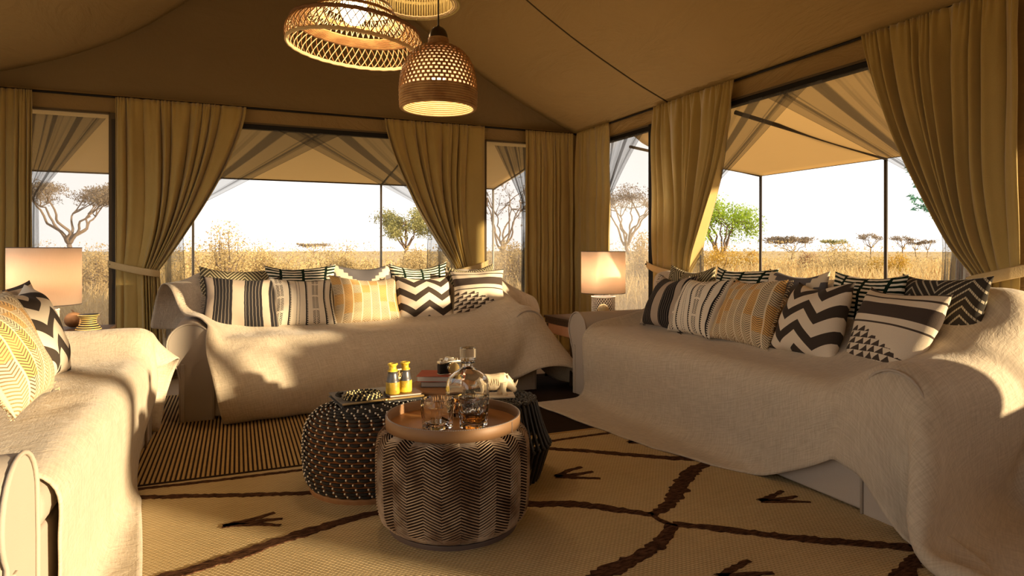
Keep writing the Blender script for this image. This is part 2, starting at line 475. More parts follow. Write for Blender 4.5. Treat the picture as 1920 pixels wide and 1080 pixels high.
def curtain(ax, fix, top, zt, zb, npl, label, tie=None, hook=None, **k):
    P, U = hang(ax, fix, top, zt, zb, npl, tie, **k)
    t = empty('curtain', label=label, cat='curtain', group='velvet curtains around the tent')
    t.location = Vector(P[-1].mean(axis=0).tolist()); t.location.z = zb
    P = P-np.array(t.location)
    o = link('drape', grid_mesh(P, U), M_curtain, t, smooth=True)
    so = o.modifiers.new('thick', 'SOLIDIFY'); so.thickness = .005; so.offset = 0
    if tie:
        at, ztie = tie; sg = 1 if at > fix else -1
        h = hook if hook is not None else fix-sg*.06
        n = 30; u = np.linspace(0, 1, n)
        ou = np.where(u < .8, .015+.155*np.sin(np.clip(u/.8, 0, 1)*math.pi*.62)/.93, 0)
        a = h+(at+sg*.012-h)*np.clip(u/.86, 0, 1)**.9
        oo = np.interp(u, [0, .1, .35, .62, .8, .9, 1], [.012, .05, .115, .15, .155, .125, .06])
        a = np.interp(u, [0, .1, .35, .62, .8, .9, 1], [h, h+.10*(at-h), h+.36*(at-h), h+.66*(at-h), h+.9*(at-h), at+sg*.014, at-sg*.01])
        zc = ztie+.055-.085*u
        rows = []
        for dz in (-.025, -.021, .021, .025):
            rows.append(to_wall(ax, a, oo+(0 if abs(dz) > .023 else .003), zc+dz))
        Q = np.array(rows).transpose(1, 0, 2)-np.array(t.location)
        b = MB(); b.grid(Q); q = b.build('tieback', M_tie, t, smooth=True)
        so = q.modifiers.new('thick', 'SOLIDIFY'); so.thickness = .006; so.offset = 0
        b = MB(); c = to_wall(ax, np.array(h+.02*sg), np.array(.032), np.array(ztie+.052))-np.array(t.location)
        b.ball(c, .009, 10, 6); b.build('button', M_black, q, smooth=True)
    return t
zt, zb = ZT-.012, .006
bz = lambda x, y: px(x, y, Y=YW-.1).z
rz = lambda x, y: px(x, y, X=XW-.1).z
byf = lambda x: px(x, 400, Y=YW-.09).x
ryf = lambda x: px(x, 400, X=XW-.09).y
curtain('x', byf(-60), byf(61), zt, zb, 7, 'straight gold velvet curtain at far left, behind the wide lamp', amp=.026, seed=1)
curtain('x', byf(216), byf(462), zt, zb, 9.5, 'gold velvet curtain tied back left of the middle window, behind the ring stand', tie=(byf(297), bz(297, 508)), hook=bx(203), seed=2)
curtain('x', byf(909), byf(722), zt, zb, 8.5, 'gold velvet curtain tied back right of the middle window, below the dome pendant', tie=(byf(856), bz(857, 505)), hook=bx(914), seed=3)
curtain('x', byf(985), XW-.10, zt, zb, 9, 'straight gold velvet curtain on the back wall in the corner', amp=.022, seed=4)
curtain('y', YW-.10, ryf(1137), zt, zb, 5, 'straight gold velvet curtain on the right wall in the corner, behind the lit lamp', amp=.020, seed=5)
curtain('y', ryf(1221), ryf(1374), zt, zb, 8, 'sunlit gold velvet curtain tied back at the left of the big right window', tie=(ryf(1290), rz(1290, 512)), hook=ry(1215), seed=6)
curtain('y', ryf(1908), ryf(1612), zt, zb, 10, 'large gold velvet curtain tied back at the far right edge', tie=(ryf(1828), rz(1828, 522)), hook=ryf(1935), seed=8, amp=.038)
# thin grey voile inside the windows, parted like the curtains
def sheer(ax, fix, top, at, ztie, label, seed, zt_=None, npl=9, **k):
    sm = lambda q: np.clip(q*1.42, 0, 1)**.98
    P, U = hang(ax, fix, top, zt_ or ZWIN-.05, .02, npl, (at, ztie), seed, off=.028, amp=.009, nu=120, nv=60, prof=sm, pw=.7, spread=1.05)
    o = link('voile', grid_mesh(P, U), M_sheer, None, smooth=True)
    return tag(o, label, 'sheer curtain', 'grey voile curtains in the windows')
sheer('x', bx(210), bx(640), bx(345), bz(340, 470), 'sheer grey voile parted to the left in the wide back window', 11)
sheer('x', bx(906), bx(520), bx(800), bz(800, 450), 'sheer grey voile parted to the right in the wide back window', 12)
sheer('x', bx(26), bx(200), bx(75), bz(75, 430), 'sheer grey voile in the window left of the tied curtain, by the lamp', 13, npl=5)
sheer('x', bx(994), bx(925), bx(975), bz(975, 420), 'sheer grey voile in the narrow back window next to the corner', 14, npl=4)
sheer('y', ry(1114), ry(1212), ry(1146), rz(1146, 420), 'sheer grey voile in the narrow right window behind the lit lamp', 15, npl=5)
sheer('y', ry(1236), ry(1530), ry(1322), rz(1320, 440), 'sheer grey voile parted to the left in the big right window', 16)
sheer('y', ry(1876), ry(1440), ry(1775), rz(1775, 470), 'sheer grey voile parted to the right in the big right window', 17)

# ------------------------------------------------------------------ awnings outside
def canopy(name, P, parent, mat):
    m = MB(); m.grid(P); o = m.build(name, mat, parent, smooth=True)
    so = o.modifiers.new('thick', 'SOLIDIFY'); so.thickness = .012; so.offset = 1; return o
aw = empty('awning', (XW+.1, 3.4, 0), label='sloping canvas awning on dark poles outside the big right window', cat='awning')
T = Matrix.Translation(-aw.location)
def loc(o, p): return tuple(Vector(p)-o.location)
rows = []
XO, ZO = 4.68, 1.715
for y in np.linspace(-2.6, 4.79, 60):
    k = 1-min(1, max(0, (y-3.47)/1.32))
    rows.append([loc(aw, (x, y, ZO+.012+((1.915+.055*k-ZO)*t)-.02*math.sin(math.pi*t)+.12*t**8)) for t in np.linspace(0, 1, 12) for x in [XO+(XW+.05-XO)*t]])
canopy('canopy', np.array(rows), aw, M_awning)
m = MB(); m.tube([loc(aw, (XW+.04, 3.47, 1.95)), loc(aw, (XO, 3.47, ZO))], .016, 8); m.build('rafter', M_pole, aw, smooth=True)
m = MB(); m.tube([loc(aw, (XW+.04, 4.77, 1.905)), loc(aw, (XO, 4.77, ZO))], .013, 8); m.build('rafter', M_pole, aw, smooth=True)
m = MB(); m.tube([loc(aw, (XO, -2.6, ZO+.006)), loc(aw, (XO, 4.79, ZO+.006))], .009, 8); m.build('edge_rope', M_seam, aw, smooth=True)
for y in (4.78, 3.47, 2.15, .8, -.6):
    m = MB(); m.tube([loc(aw, (XO, y, -.1)), loc(aw, (XO, y, ZO))], .014, 10); m.build('post', M_pole, aw, smooth=True)
aw = empty('awning', (1.2, YW+.1, 0), label='long canvas awning on grey poles outside the back windows', cat='awning')
YO = 7.18
rows = []
for x in np.linspace(-5.5, 2.86, 60):
    rows.append([loc(aw, (x, YO+(YW+.05-YO)*t, 1.735+.235*t-.02*math.sin(math.pi*t)+.09*t**6)) for t in np.linspace(0, 1, 12)])
canopy('canopy', np.array(rows), aw, M_awning)
m = MB(); m.tube([loc(aw, (-5.5, YO, 1.73)), loc(aw, (2.86, YO, 1.73))], .009, 8); m.build('edge_rope', M_seam, aw, smooth=True)
for x in (px(362, 450, Y=YO).x, px(714.5, 450, Y=YO).x, 2.83, -2.6):
    m = MB(); m.tube([loc(aw, (x, YO, -.1)), loc(aw, (x, YO, 1.73))], .013, 10); m.build('post', M_silver_pole, aw, smooth=True)
for x in (px(714.5, 450, Y=YO).x, 2.83):
    m = MB(); m.tube([loc(aw, (x, YW+.05, 1.955)), loc(aw, (x, YO, 1.72))], .010, 8); m.build('rafter', M_pole, aw, smooth=True)
# ------------------------------------------------------------------ the savanna outside
def _ground():
    x, y, z = coords('Object')
    n = noise(.35, 5, vec(x, y)); f = noise(9, 4, vec(x, y))
    return mix(n*.5+f*.5, (.38, .27, .14), (.50, .38, .22)), f
M_ground = material('dry_ground', rough=1, fn=_ground, bump=(.5, .05), spec=0)
def _leafmat(name, a, b, tl=.35):
    def fn():
        n = noise(2.3, 3); f = noise(30, 2)
        return mix(sstep(n*.5+f*.5, .3, .7), a, b), None
    return material(name, rough=.9, fn=fn, transl=(tl, None), spec=.05)
M_grass = _leafmat('dry_grass', (.44, .30, .12), (.70, .53, .26))
M_grass_red = _leafmat('russet_grass', (.30, .15, .05), (.52, .31, .11))
M_bush = _leafmat('dry_bush_leaf', (.36, .26, .11), (.60, .46, .23))
M_bush_yellow = _leafmat('yellow_bush_leaf', (.46, .34, .05), (.54, .29, .07))
M_bush_red = _leafmat('russet_bush_leaf', (.27, .15, .08), (.40, .24, .14))
M_leaf_green = _leafmat('fresh_acacia_leaf', (.16, .27, .02), (.40, .50, .07))
M_leaf_olive = _leafmat('olive_acacia_leaf', (.19, .19, .08), (.36, .33, .13))
M_leaf_grey = _leafmat('grey_acacia_leaf', (.20, .16, .12), (.32, .25, .17))
M_leaf_blue = _leafmat('blue_green_leaf', (.10, .26, .20), (.17, .36, .27))
M_bark = material('bark', rough=.95, fn=lambda: (mix(noise(6, 4), (.13, .095, .07), (.24, .17, .12)), noise(30, 3)), bump=(.5, .02), spec=.05)
M_bark_grey = material('pale_bark', rough=.95, fn=lambda: (mix(noise(6, 4), (.15, .115, .09), (.24, .18, .14)), noise(30, 3)), bump=(.5, .02), spec=.05)
m = MB()
g = np.array([[(x, y, -.075) for x in np.linspace(-260, 320, 30)] for y in np.linspace(-60, 420, 26)])
m.grid(g); o = m.build('ground', M_ground, smooth=True); o['kind'] = 'structure'

def tri_mesh(name, T, mat, parent=None, kind=None):
    """(n, 3, 3) triangles as one mesh"""
    n = len(T); me = bpy.data.meshes.new(name)
    me.vertices.add(3*n); me.vertices.foreach_set('co', T.reshape(-1).astype(np.float32))
    me.loops.add(3*n); me.loops.foreach_set('vertex_index', np.arange(3*n, dtype=np.int32))
    me.polygons.add(n); me.polygons.foreach_set('loop_start', np.arange(0, 3*n, 3, dtype=np.int32)); me.polygons.foreach_set('loop_total', np.full(n, 3, dtype=np.int32))
    me.update(calc_edges=True)
    return link(name, me, mat, parent, kind=kind)
def leaves(rng, C, rad, n, size, flat=.4):
    """n leaf triangles scattered in soft blobs round each centre"""
    k = rng.randint(len(C), size=n); C = np.asarray(C)[k]
    d = rng.randn(n, 3); d /= np.linalg.norm(d, axis=1)[:, None]; d *= (rng.rand(n)**.5)[:, None]
    rr = np.broadcast_to(np.asarray(rad, float), (n,)) if np.ndim(rad) == 0 else np.asarray(rad)[k]
    P = C+d*rr[:, None]*np.array([1, 1, flat])
    a = rng.randn(n, 3); a /= np.linalg.norm(a, axis=1)[:, None]; b = np.cross(a, rng.randn(n, 3)); b /= np.linalg.norm(b, axis=1)[:, None]
    s = size*(.6+.8*rng.rand(n))[:, None]
    return np.stack([P-a*s*.9-b*s*.35, P+a*s*.9, P-a*s*.5+b*s*.6], 1)
def limb(rng, a, b, n=5, wob=.06):
    n = 2*n-1; wob = wob*.55
    a, b = np.array(a), np.array(b); L = np.linalg.norm(b-a)
    t = np.linspace(0, 1, n)[:, None]; P = a+(b-a)*t
    W = rng.randn(n, 3)*wob*L; W[1:-1] = (W[:-2]+W[1:-1]*2+W[2:])/3; P[1:-1] += W[1:-1]
    return P
def acacia(label, at, h, w, leaf, nleaf, size, seed, bark=None, fork=.32, name='acacia_tree', flat=.22, twigs=3, top=.8, group=None, thick=1.):
    rng = np.random.RandomState(seed)
    t = empty(name, (at[0], at[1], -.08), label=label, cat='tree', group=group)
    m = MB(); r0 = .035*h*thick; ends = []
    f = np.array([rng.uniform(-.06, .06)*w, rng.uniform(-.06, .06)*w, fork*h])
    m.tube(limb(rng, (0, 0, 0), f, 5, .04), np.linspace(r0, r0*.75, 9), 7)
    nl = 7
    for i in range(nl):
        an = 2*math.pi*(i+rng.uniform(-.25, .25))/nl; rr = w*.5*rng.uniform(.35, .62)
        e = np.array([rr*math.cos(an), rr*math.sin(an), h*rng.uniform(.62, .80)])
        m.tube(limb(rng, f, e, 6, .07), np.linspace(r0*.55, r0*.25, 11), 5)
        for j in range(twigs):
            an2 = an+rng.uniform(-.8, .8); rr2 = w*.5*min(1, rng.uniform(.45, 1.0))
            e2 = np.array([rr2*math.cos(an2), rr2*math.sin(an2), h*rng.uniform(top, .97)])
            m.tube(limb(rng, e, e2, 4, .06), np.linspace(r0*.25, r0*.07, 7), 4); ends.append(e2)
            for q in range(5):
                e3 = e2+np.array([rng.uniform(-.12, .12)*w, rng.uniform(-.12, .12)*w, rng.uniform(-.03, .05)*h])
                m.tube([e2-(e2-e)*.4, (e2+e3)/2+rng.randn(3)*.02*w, e3], [r0*.09, r0*.06, r0*.03], 3); ends.append(e3)
    m.build('trunk', bark or M_bark, t, smooth=True)
    T = leaves(rng, ends, .13*w, nleaf, size, flat=flat*h/w*2.2)
    tri_mesh('foliage', T, leaf, t)
    return t
def bush(label, at, h, w, leaf, n, size, seed, group=None):
    rng = np.random.RandomState(seed)
    t = empty('bush', (at[0], at[1], -.08), label=label, cat='bush', group=group)
    m = MB(); ends = []
    for i in range(16):
        an = rng.uniform(0, 6.28); rr = w*.5*rng.uniform(.1, .95); hh = h*rng.uniform(.45, 1)*(1-.35*(rr/(w*.5))**2)
        e = np.array([rr*math.cos(an), rr*math.sin(an), hh])
        m.tube(limb(rng, (rr*.15*math.cos(an), rr*.15*math.sin(an), 0), e, 5, .07), np.linspace(.02, .004, 9)*h, 4)
        ends += [e, e*np.array([.85, .85, .72]), e*np.array([.8, .8, .4])]
    m.build('stem', M_bark_grey, t)
    tri_mesh('foliage', leaves(rng, ends, .17*w, n, size, .8*h/w*1.3), leaf, t)
    return t
def at(x, d): p = px(x, 468, d=d); return (p.x, p.y)
acacia('hazy flat topped acacia seen through the window above the wide lamp', at(133, 34), 4.5, 5.6, M_leaf_grey, 9000, .055, 31, M_bark_grey, fork=.3, flat=.2)
acacia('olive green acacia behind the pole of the wide back window', at(756, 38), 3.3, 3.6, M_leaf_olive, 8000, .065, 32, flat=.5, top=.6)
acacia('almost bare acacia in the narrow back window beside the corner', at(946, 24), 3.8, 2.8, M_leaf_grey, 420, .05, 33, M_bark_grey, fork=.25, top=.55, twigs=4, flat=.8, thick=.6)
acacia('pale acacia behind the screen of the narrow right window', at(1185, 34), 4.3, 4.6, M_leaf_grey, 5000, .05, 34, M_bark_grey, fork=.3, thick=.8)
acacia('bright green acacia at the left of the big right window', at(1350, 28), 3.05, 2.9, M_leaf_green, 8000, .055, 35, fork=.2, flat=.55, top=.55)
for i, (x, d, h, w, lf, n, lab) in enumerate((
    (588, 70, 1.75, 3.6, M_leaf_grey, 900, 'small distant acacia on the horizon in the wide back window'),
    (1482, 48, 2.0, 3.4, M_leaf_grey, 1400, 'low spreading russet acacia right of the first pole in the right window'),
    (1562, 66, 2.1, 2.6, M_leaf_olive, 700, 'small distant acacia midway between the two poles in the right window'),
    (1632, 80, 3.0, 3.2, M_leaf_grey, 700, 'tall distant acacia just left of the second pole in the right window'),
    (1692, 80, 2.8, 2.6, M_leaf_grey, 600, 'distant umbrella acacia just right of the second pole'),
    (1718, 84, 2.2, 2.0, M_leaf_grey, 500, 'middle one of three distant acacias right of the second pole'),
    (1738, 82, 2.3, 1.8, M_leaf_grey, 500, 'rightmost of three distant acacias right of the second pole'))):
    acacia(lab, at(x, d), h, w, lf, n, .10, 50+i, group='distant acacias on the horizon', fork=.42)
# a leafy tree close to the tent: only the tips of two boughs show past the curtain
c = px(1812, 468, d=7.2)
t = empty('leafy_tree', (c.x, c.y, -.08), label='tree with blue green leaves reaching in beside the far right curtain', cat='tree')
rng = np.random.RandomState(77); m = MB(); E = []
m.tube([(0, 0, 0), (.03, .05, 1.1), (-.02, .0, 2.6)], [.09, .08, .05], 8)
for (x, y, dz) in ((1712, 318, .1), (1722, 340, .0), (1716, 372, -.1), (1730, 385, -.2), (1745, 350, 0), (1760, 300, .1), (1790, 330, .2)):
    e = px(x, y, d=7.0)-t.location; s = Vector((0, 0, e.z*.8))
    P = limb(rng, s, e, 6, .05); m.tube(P, np.linspace(.03, .004, 11), 4); E += [P[-1], P[-3]]
m.build('trunk', M_bark, t, smooth=True)
tri_mesh('foliage', leaves(rng, E, .10, 420, .032, .9), M_leaf_blue, t)
# single bushes one can pick out
for i, (x, ytop, d, w, lf, lab) in enumerate((
    (418, 428, 13, 1.5, M_bush, 'tall golden bush left in the wide back window, above the sofa end'),
    (500, 458, 15, 1.5, M_bush, 'golden bush above the green striped pillow on the back sofa'),
    (650, 462, 15, 1.7, M_bush, 'golden bush above the stepped motif pillow on the back sofa'),
    (775, 466, 14, 1.3, M_bush, 'golden bush in front of the olive acacia by the tied curtain'),
    (955, 452, 13, 1.3, M_bush, 'dry bush in the narrow back window next to the corner curtain'),
    (182, 466, 12, .9, M_bush, 'dry bush beside the wide lamp shade in the left window'),
    (1196, 446, 12, 1.0, M_bush, 'dry bush behind the screen right of the lit lamp'),
    (1335, 462, 20, 2.0, M_bush_yellow, 'yellow orange bush at the foot of the bright green acacia'),
    (1395, 472, 22, 1.4, M_bush_yellow, 'low ochre bush left of the first pole in the right window'),
    (1515, 474, 24, 1.5, M_bush_red, 'reddish bush between the two poles in the right window'),
    (1590, 462, 18, 1.9, M_bush, 'broad tan bush left of the second pole in the right window'),
    (1672, 470, 17, 1.1, M_bush_yellow, 'yellow bush behind the second pole in the right window'))):
    h = 1+(468-ytop)/F*d+.08
    bush(lab, at(x, d), h, w, lf, 6000, .019+.0005*d, 80+i, group='bushes outside the windows')
# scrub and grass nobody could count
rng = np.random.RandomState(5)
def outside(P, m0=.5): return (P[:, 1] > YO+m0) | (P[:, 0] > XO+m0)
def fan(n, d0, d1, lo=-120, hi=2000):
    x = rng.uniform(lo, hi, n); d = 1/(1/d1+rng.rand(n)*(1/d0-1/d1))
    v = _f[None]+((x-HX)/F)[:, None]*_r[None]
    return v*d[:, None], d
P, d = fan(900, 15, 60, -700, 2900); ok = outside(P, 5.5); P = P[ok]; d = d[ok]
C = P+np.array([0, 0, 1.])*(rng.uniform(.1, .82, len(P)))[:, None]
o = tri_mesh('scrub', leaves(rng, C, .028*d+.22, 95000, .036, .75), M_bush); o['kind'] = 'stuff'
def grass(name, n, d0, d1, mat, h0, h1, lo=-120, hi=2000, lab=None):
    P, d = fan(n, d0, d1, lo, hi)
    cl = rng.randn(260, 2)*.0
    ok = outside(P, .5); P = P[ok]; d = d[ok]; n = len(P)
    h = rng.uniform(h0, h1, n); an = rng.uniform(0, 6.28, n); w = .0022*d**.75
    lean = rng.randn(n, 2)*.28*h[:, None]
    s = np.stack([np.cos(an), np.sin(an), 0*an], -1)*w[:, None]
    P[:, 2] = -.09
    M_ = P+np.concatenate([lean*.35, (h*.6)[:, None]], 1); T_ = P+np.concatenate([lean, h[:, None]], 1)
    tr = np.concatenate([np.stack([P-s, P+s, M_+s*.8], 1), np.stack([P-s, M_+s*.8, M_-s*.8], 1), np.stack([M_-s*.8, M_+s*.8, T_], 1)])
    o = tri_mesh(name, tr, mat); o['kind'] = 'stuff'; return o
grass('grass', 50000, 7.4, 46, M_grass, .25, .62, -700, 2900)
grass('grass', 17000, 5.5, 34, M_grass_red, .35, .75, 1270, 2900)
grass('grass', 9000, 9, 40, M_grass, .4, .85, 1100, 2000)
# ------------------------------------------------------------------ rugs
def _rug():
    x, y, z = coords('Object')
    row = (y*95.).frac()                                   # weft rows run across the room
    st = (x*62.+(y*95.).floor()*.5).frac()
    h = (1-(row-.5).abs()*2)*.6+(1-(st-.5).abs()*2)*.4
    n = noise(2.2, 4, vec(x, y)); f = noise(1, 3, vec(x*9, y*160), rough=.7)
    return mix(sstep(h*.45+f*.4+n*.25, .25, .8), (.36, .265, .13), (.64, .50, .29)), h+f*.5
M_rug = material('kilim_wool', rough=.95, fn=_rug, bump=(.9, .005), spec=.05)
def _brown():
    x, y, z = coords('Object')
    f = noise(1, 3, vec(x*30, y*110), rough=.7)
    return mix(sstep(f, .35, .65), (.030, .014, .008), (.115, .055, .030)), f
M_brown = material('brown_wool', rough=.98, fn=_brown, bump=(1., .008), spec=.05)
RZ = .012
m = MB(); m.box((-1.35, .25, .002), (2.33, 3.07, RZ)); rug = m.build('rug', M_rug, bevel=.004)
tag(rug, 'large cream woven rug with wandering dark brown lines under the stools', 'rug')
def fl(x, y, z=RZ): return px(x, y, Z=z)
def ribbon(pts, w, name='woven_line', seed=0, jag=.32):
    rng = np.random.RandomState(seed)
    P = np.array([tuple(fl(*p)) for p in pts])[:, :2]
    # smooth and resample
    t = np.concatenate([[0], np.cumsum(np.linalg.norm(np.diff(P, axis=0), axis=1))])
    n = max(4, int(t[-1]/.016)); s = np.linspace(0, t[-1], n)
    Q = np.stack([np.interp(s, t, P[:, 0]), np.interp(s, t, P[:, 1])], -1)
    for _ in range(max(2, min(8, n//8))):
        Q[1:-1] = Q[1:-1]*.5+(Q[2:]+Q[:-2])*.25
    T = np.gradient(Q, axis=0); T /= np.linalg.norm(T, axis=1)[:, None]+1e-9; Nn = np.stack([-T[:, 1], T[:, 0]], -1)
    ww = np.interp(s/t[-1], np.linspace(0, 1, len(w)), w) if hasattr(w, '__len__') else np.full(n, w)
    jl = ww*(1+jag*rng.uniform(-1, 1, n)); jr = ww*(1+jag*rng.uniform(-1, 1, n))
    Lf, Rt = Q+Nn*jl[:, None]/2, Q-Nn*jr[:, None]/2
    z0, z1 = RZ-.001, RZ+.003
    rows = np.stack([np.c_[Rt, np.full(n, z0)], np.c_[Rt*.94+Q*.06, np.full(n, z1)], np.c_[Lf*.94+Q*.06, np.full(n, z1)], np.c_[Lf, np.full(n, z0)]], 1)
    m = MB(); m.grid(rows); return m.build(name, M_brown, rug)
LN = [([(180, 936), (300, 932), (400, 930), (490, 928), (600, 924)], .036),
      ([(180, 926), (245, 919), (400, 902), (570, 881), (640, 871)], .024),
      ([(940, 842), (1000, 833), (1060, 823), (1120, 815), (1190, 806)], .024),
      ([(260, 1098), (320, 1080), (400, 1057), (480, 1030), (540, 1010), (600, 990), (660, 972), (740, 955)], (.05, .055, .06, .055, .045, .04)),
      ([(960, 838), (1020, 841), (1100, 846), (1180, 853), (1250, 859), (1310, 861)], (.03, .04, .045, .05)),
      ([(1335, 862), (1300, 882), (1278, 905), (1268, 930), (1250, 950), (1222, 966)], (.05, .06, .07, .075, .055, .035)),
      ([(950, 940), (1000, 946), (1060, 945), (1110, 949), (1170, 958), (1225, 966)], (.05, .05, .055, .045, .03)),
      ([(1222, 966), (1240, 978), (1265, 986)], .02),
      ([(1262, 984), (1330, 989), (1400, 999), (1480, 1008), (1560, 1016), (1640, 1021), (1710, 1028)], (.04, .045, .045, .05, .045, .05)),
      ([(1262, 984), (1252, 1003), (1235, 1022), (1190, 1047), (1150, 1066), (1090, 1098)], (.045, .055, .05, .065, .06)),
      ([(1742, 968), (1733, 985), (1722, 1004), (1712, 1028)], (.05, .06, .04, .03)),
      ([(1710, 1028), (1800, 1034), (1890, 1036)], (.04, .035)),
      ([(1740, 1034), (1715, 1052), (1698, 1072), (1680, 1100)], (.05, .05, .06)),
      ([(1308, 852), (1330, 858), (1352, 866), (1374, 869)], (.03, .03, .02)),
      ([(1312, 856), (1330, 850), (1345, 846)], .02)]
for i, (p, w) in enumerate(LN): ribbon(p, w, seed=i)
MK = [((418, 987), ((480, 973), (515, 962)), ((490, 977), (530, 973)), ((485, 983), (525, 986))),
      ((1042, 894), ((1068, 882), (1090, 876)), ((1080, 890), (1112, 885)), ((1085, 896), (1126, 898))),
      ((1425, 940), ((1450, 930), (1467, 921)), ((1465, 937), (1494, 931)), ((1470, 941), (1520, 942))),
      ((1178, 830), ((1196, 823), (1212, 816)), ((1205, 827), (1230, 824)), ((1210, 831), (1246, 832))),
      ((1348, 1082), ((1378, 1064), (1405, 1052)), ((1400, 1078), (1450, 1075)), ((1400, 1090), (1460, 1094))),
      ((1800, 1092), ((1840, 1078), (1866, 1074)), ((1850, 1090), (1890, 1086)), ((1850, 1098), (1890, 1100)))]
for i, (a, *pr) in enumerate(MK):
    for k, (b, c) in enumerate(pr): ribbon([a, b, c], (.03, .026, .016), 'woven_mark', 40+i*3+k, .4)
# ribbed rug behind, gold ribs over a dark ground
M_ribbed = material('dark_rug_ground', rough=.95, fn=lambda: (mix(noise(20, 3), (.028, .016, .010), (.05, .03, .018)), noise(200, 2)), bump=(.4, .003), spec=.05)
M_rib = material('gold_rib', rough=.9, fn=lambda: (mix(noise(40, 3), (.40, .26, .10), (.52, .36, .16)), noise(150, 2)), bump=(.4, .003), spec=.08)
t = empty('ribbed_rug', (.0, 4.0, 0), label='gold and dark ribbed rug in front of the back sofa', cat='rug')
m = MB(); m.box((-1.5, 3.085-4, .001), (1.12, 4.93-4, .006)); m.build('backing', M_ribbed, t)
m = MB()
for x in np.arange(-1.49, 1.11, .0195):
    m.add([(x, -.91, .005), (x+.0125, -.91, .005), (x+.0105, -.91, .0105), (x+.002, -.91, .0105), (x, .925, .005), (x+.0125, .925, .005), (x+.0105, .925, .0105), (x+.002, .925, .0105)],
          [(0, 3, 7, 4), (3, 2, 6, 7), (2, 1, 5, 6), (0, 1, 2, 3), (4, 7, 6, 5)])
o = m.build('rib', M_rib, t, kind='stuff')
m = MB(); m.box((-1.5, -.918, .002), (1.12, -.905, .011)); m.build('edge_binding', M_ribbed, t)
M_darkrug = material('dark_brown_rug', rough=.95, fn=lambda: (mix(noise(6, 4), (.020, .012, .009), (.036, .022, .015)), noise(180, 2)), bump=(.4, .003), spec=.05)
t = empty('dark_rug', (1.9, 4.0, 0), label='dark brown flat rug between the back sofa and the right sofa', cat='rug')
m = MB(); m.box((-.77, -.915, .001), (.75, .62, .008)); m.build('pile', M_darkrug, t, bevel=.002)
m = MB(); m.box((-.77, -.918, .002), (.75, -.905, .010)); m.build('edge_binding', M_rib, t, kind=None)
# ------------------------------------------------------------------ sofas and their linen throws
def _linen(a, b, scale=1.):
    def fn():
        x, y, z = coords('UV')
        wx = noise(1, 3, vec(x*170*scale, y*14*scale), rough=.6); wy = noise(1, 3, vec(x*14*scale, y*170*scale, 3.), rough=.6)
        big = noise(9, 4, vec(x, y)); wr = noise(14, 5, vec(x*1.6, y), rough=.65, dist=1.5)
        w = wx*.5+wy*.5
        return mix(sstep(w, .3, .7)*.8+big*.2, a, b), w*.5+wr*1.6
    return fn
M_throw = material('linen_throw', rough=.92, fn=_linen((.43, .355, .26), (.64, .55, .42)), bump=(.55, .006), sheen=.2, spec=.1)
def _sofa():
    f = noise(300, 2); n = noise(4, 3)
    return mix(f*.5+n*.5, (.41, .35, .285), (.49, .42, .345)), f
M_sofa = material('sofa_cotton', rough=.9, fn=_sofa, bump=(.2, .002), spec=.1)
D = SOFA_D
def make_sofa(L=SOFA_L):
    t = empty('sofa')
    m = MB(); m.box((.24, .005, .02), (L-.24, D-.03, .34)); m.build('base', M_sofa, t, bevel=.012)
    for i in range(2):
        x0 = .255+i*(L-.51)/2; m = MB(); m.box((x0, -.005, .335), (x0+(L-.51)/2-.006, D-.2, .452)); m.build('seat_cushion', M_sofa, t, bevel=.045)
    m = MB(); m.box((.12, D-.21, .03), (L-.12, D, .815)); m.build('backrest', M_sofa, t, bevel=.06)
    # scroll arms: the outline of the front face pushed along the depth, with a welt around the face
    out = []
    for k in range(19):
        a = R(-62)+k*R(285)/18; out.append((.125+.118*math.cos(math.pi-a), .50+.118*math.sin(a)))
    out = [(.072, .0), (.072, .25), (.060, .31), (.035, .355)]
    for k in range(17):
        a = R(222)-k*R(222)/16; out.append((.125+.12*math.cos(a), .45+.12*math.sin(a)))
    out += [(.25, .35), (.25, .0)]
    for s in (0, 1):
        pts = out if s == 0 else [(L-x, z) for x, z in out[::-1]]
        a = MB(); a.prism(pts, .0, D-.04, 1); o = a.build('arm', M_sofa, t, bevel=.010)
        w = MB(); w.tube([(x, -.002, z) for x, z in (pts if s == 0 else pts[::-1])], .0055, 6); w.build('welt', M_sofa, o, smooth=True)
    # a kick pleat at each front corner of the skirt
    for x in (.075, L-.10):
        m = MB(); m.box((x, -.006, .004), (x+.022, .004, .34)); m.build('skirt_pleat', M_sofa, t, bevel=.003)
    return t
sofa1 = make_sofa(); tag(sofa1, 'beige scroll arm sofa under a linen throw below the wide back window', 'sofa', 'beige sofas')
sofa1.location = (-.375, 4.13, 0)
sofa2 = make_sofa(SOFA_LONG); tag(sofa2, 'beige scroll arm sofa in shade under the big right window', 'sofa', 'beige sofas'); sofa2.location = (2.15, 4.0, 0); sofa2.rotation_euler.z = R(-90)
sofa3 = copy_tree(sofa1); tag(sofa3, 'sunlit beige scroll arm sofa at the left edge, nearest the camera'); sofa3.location = (-.42, 1.52, 0); sofa3.rotation_euler.z = R(90)
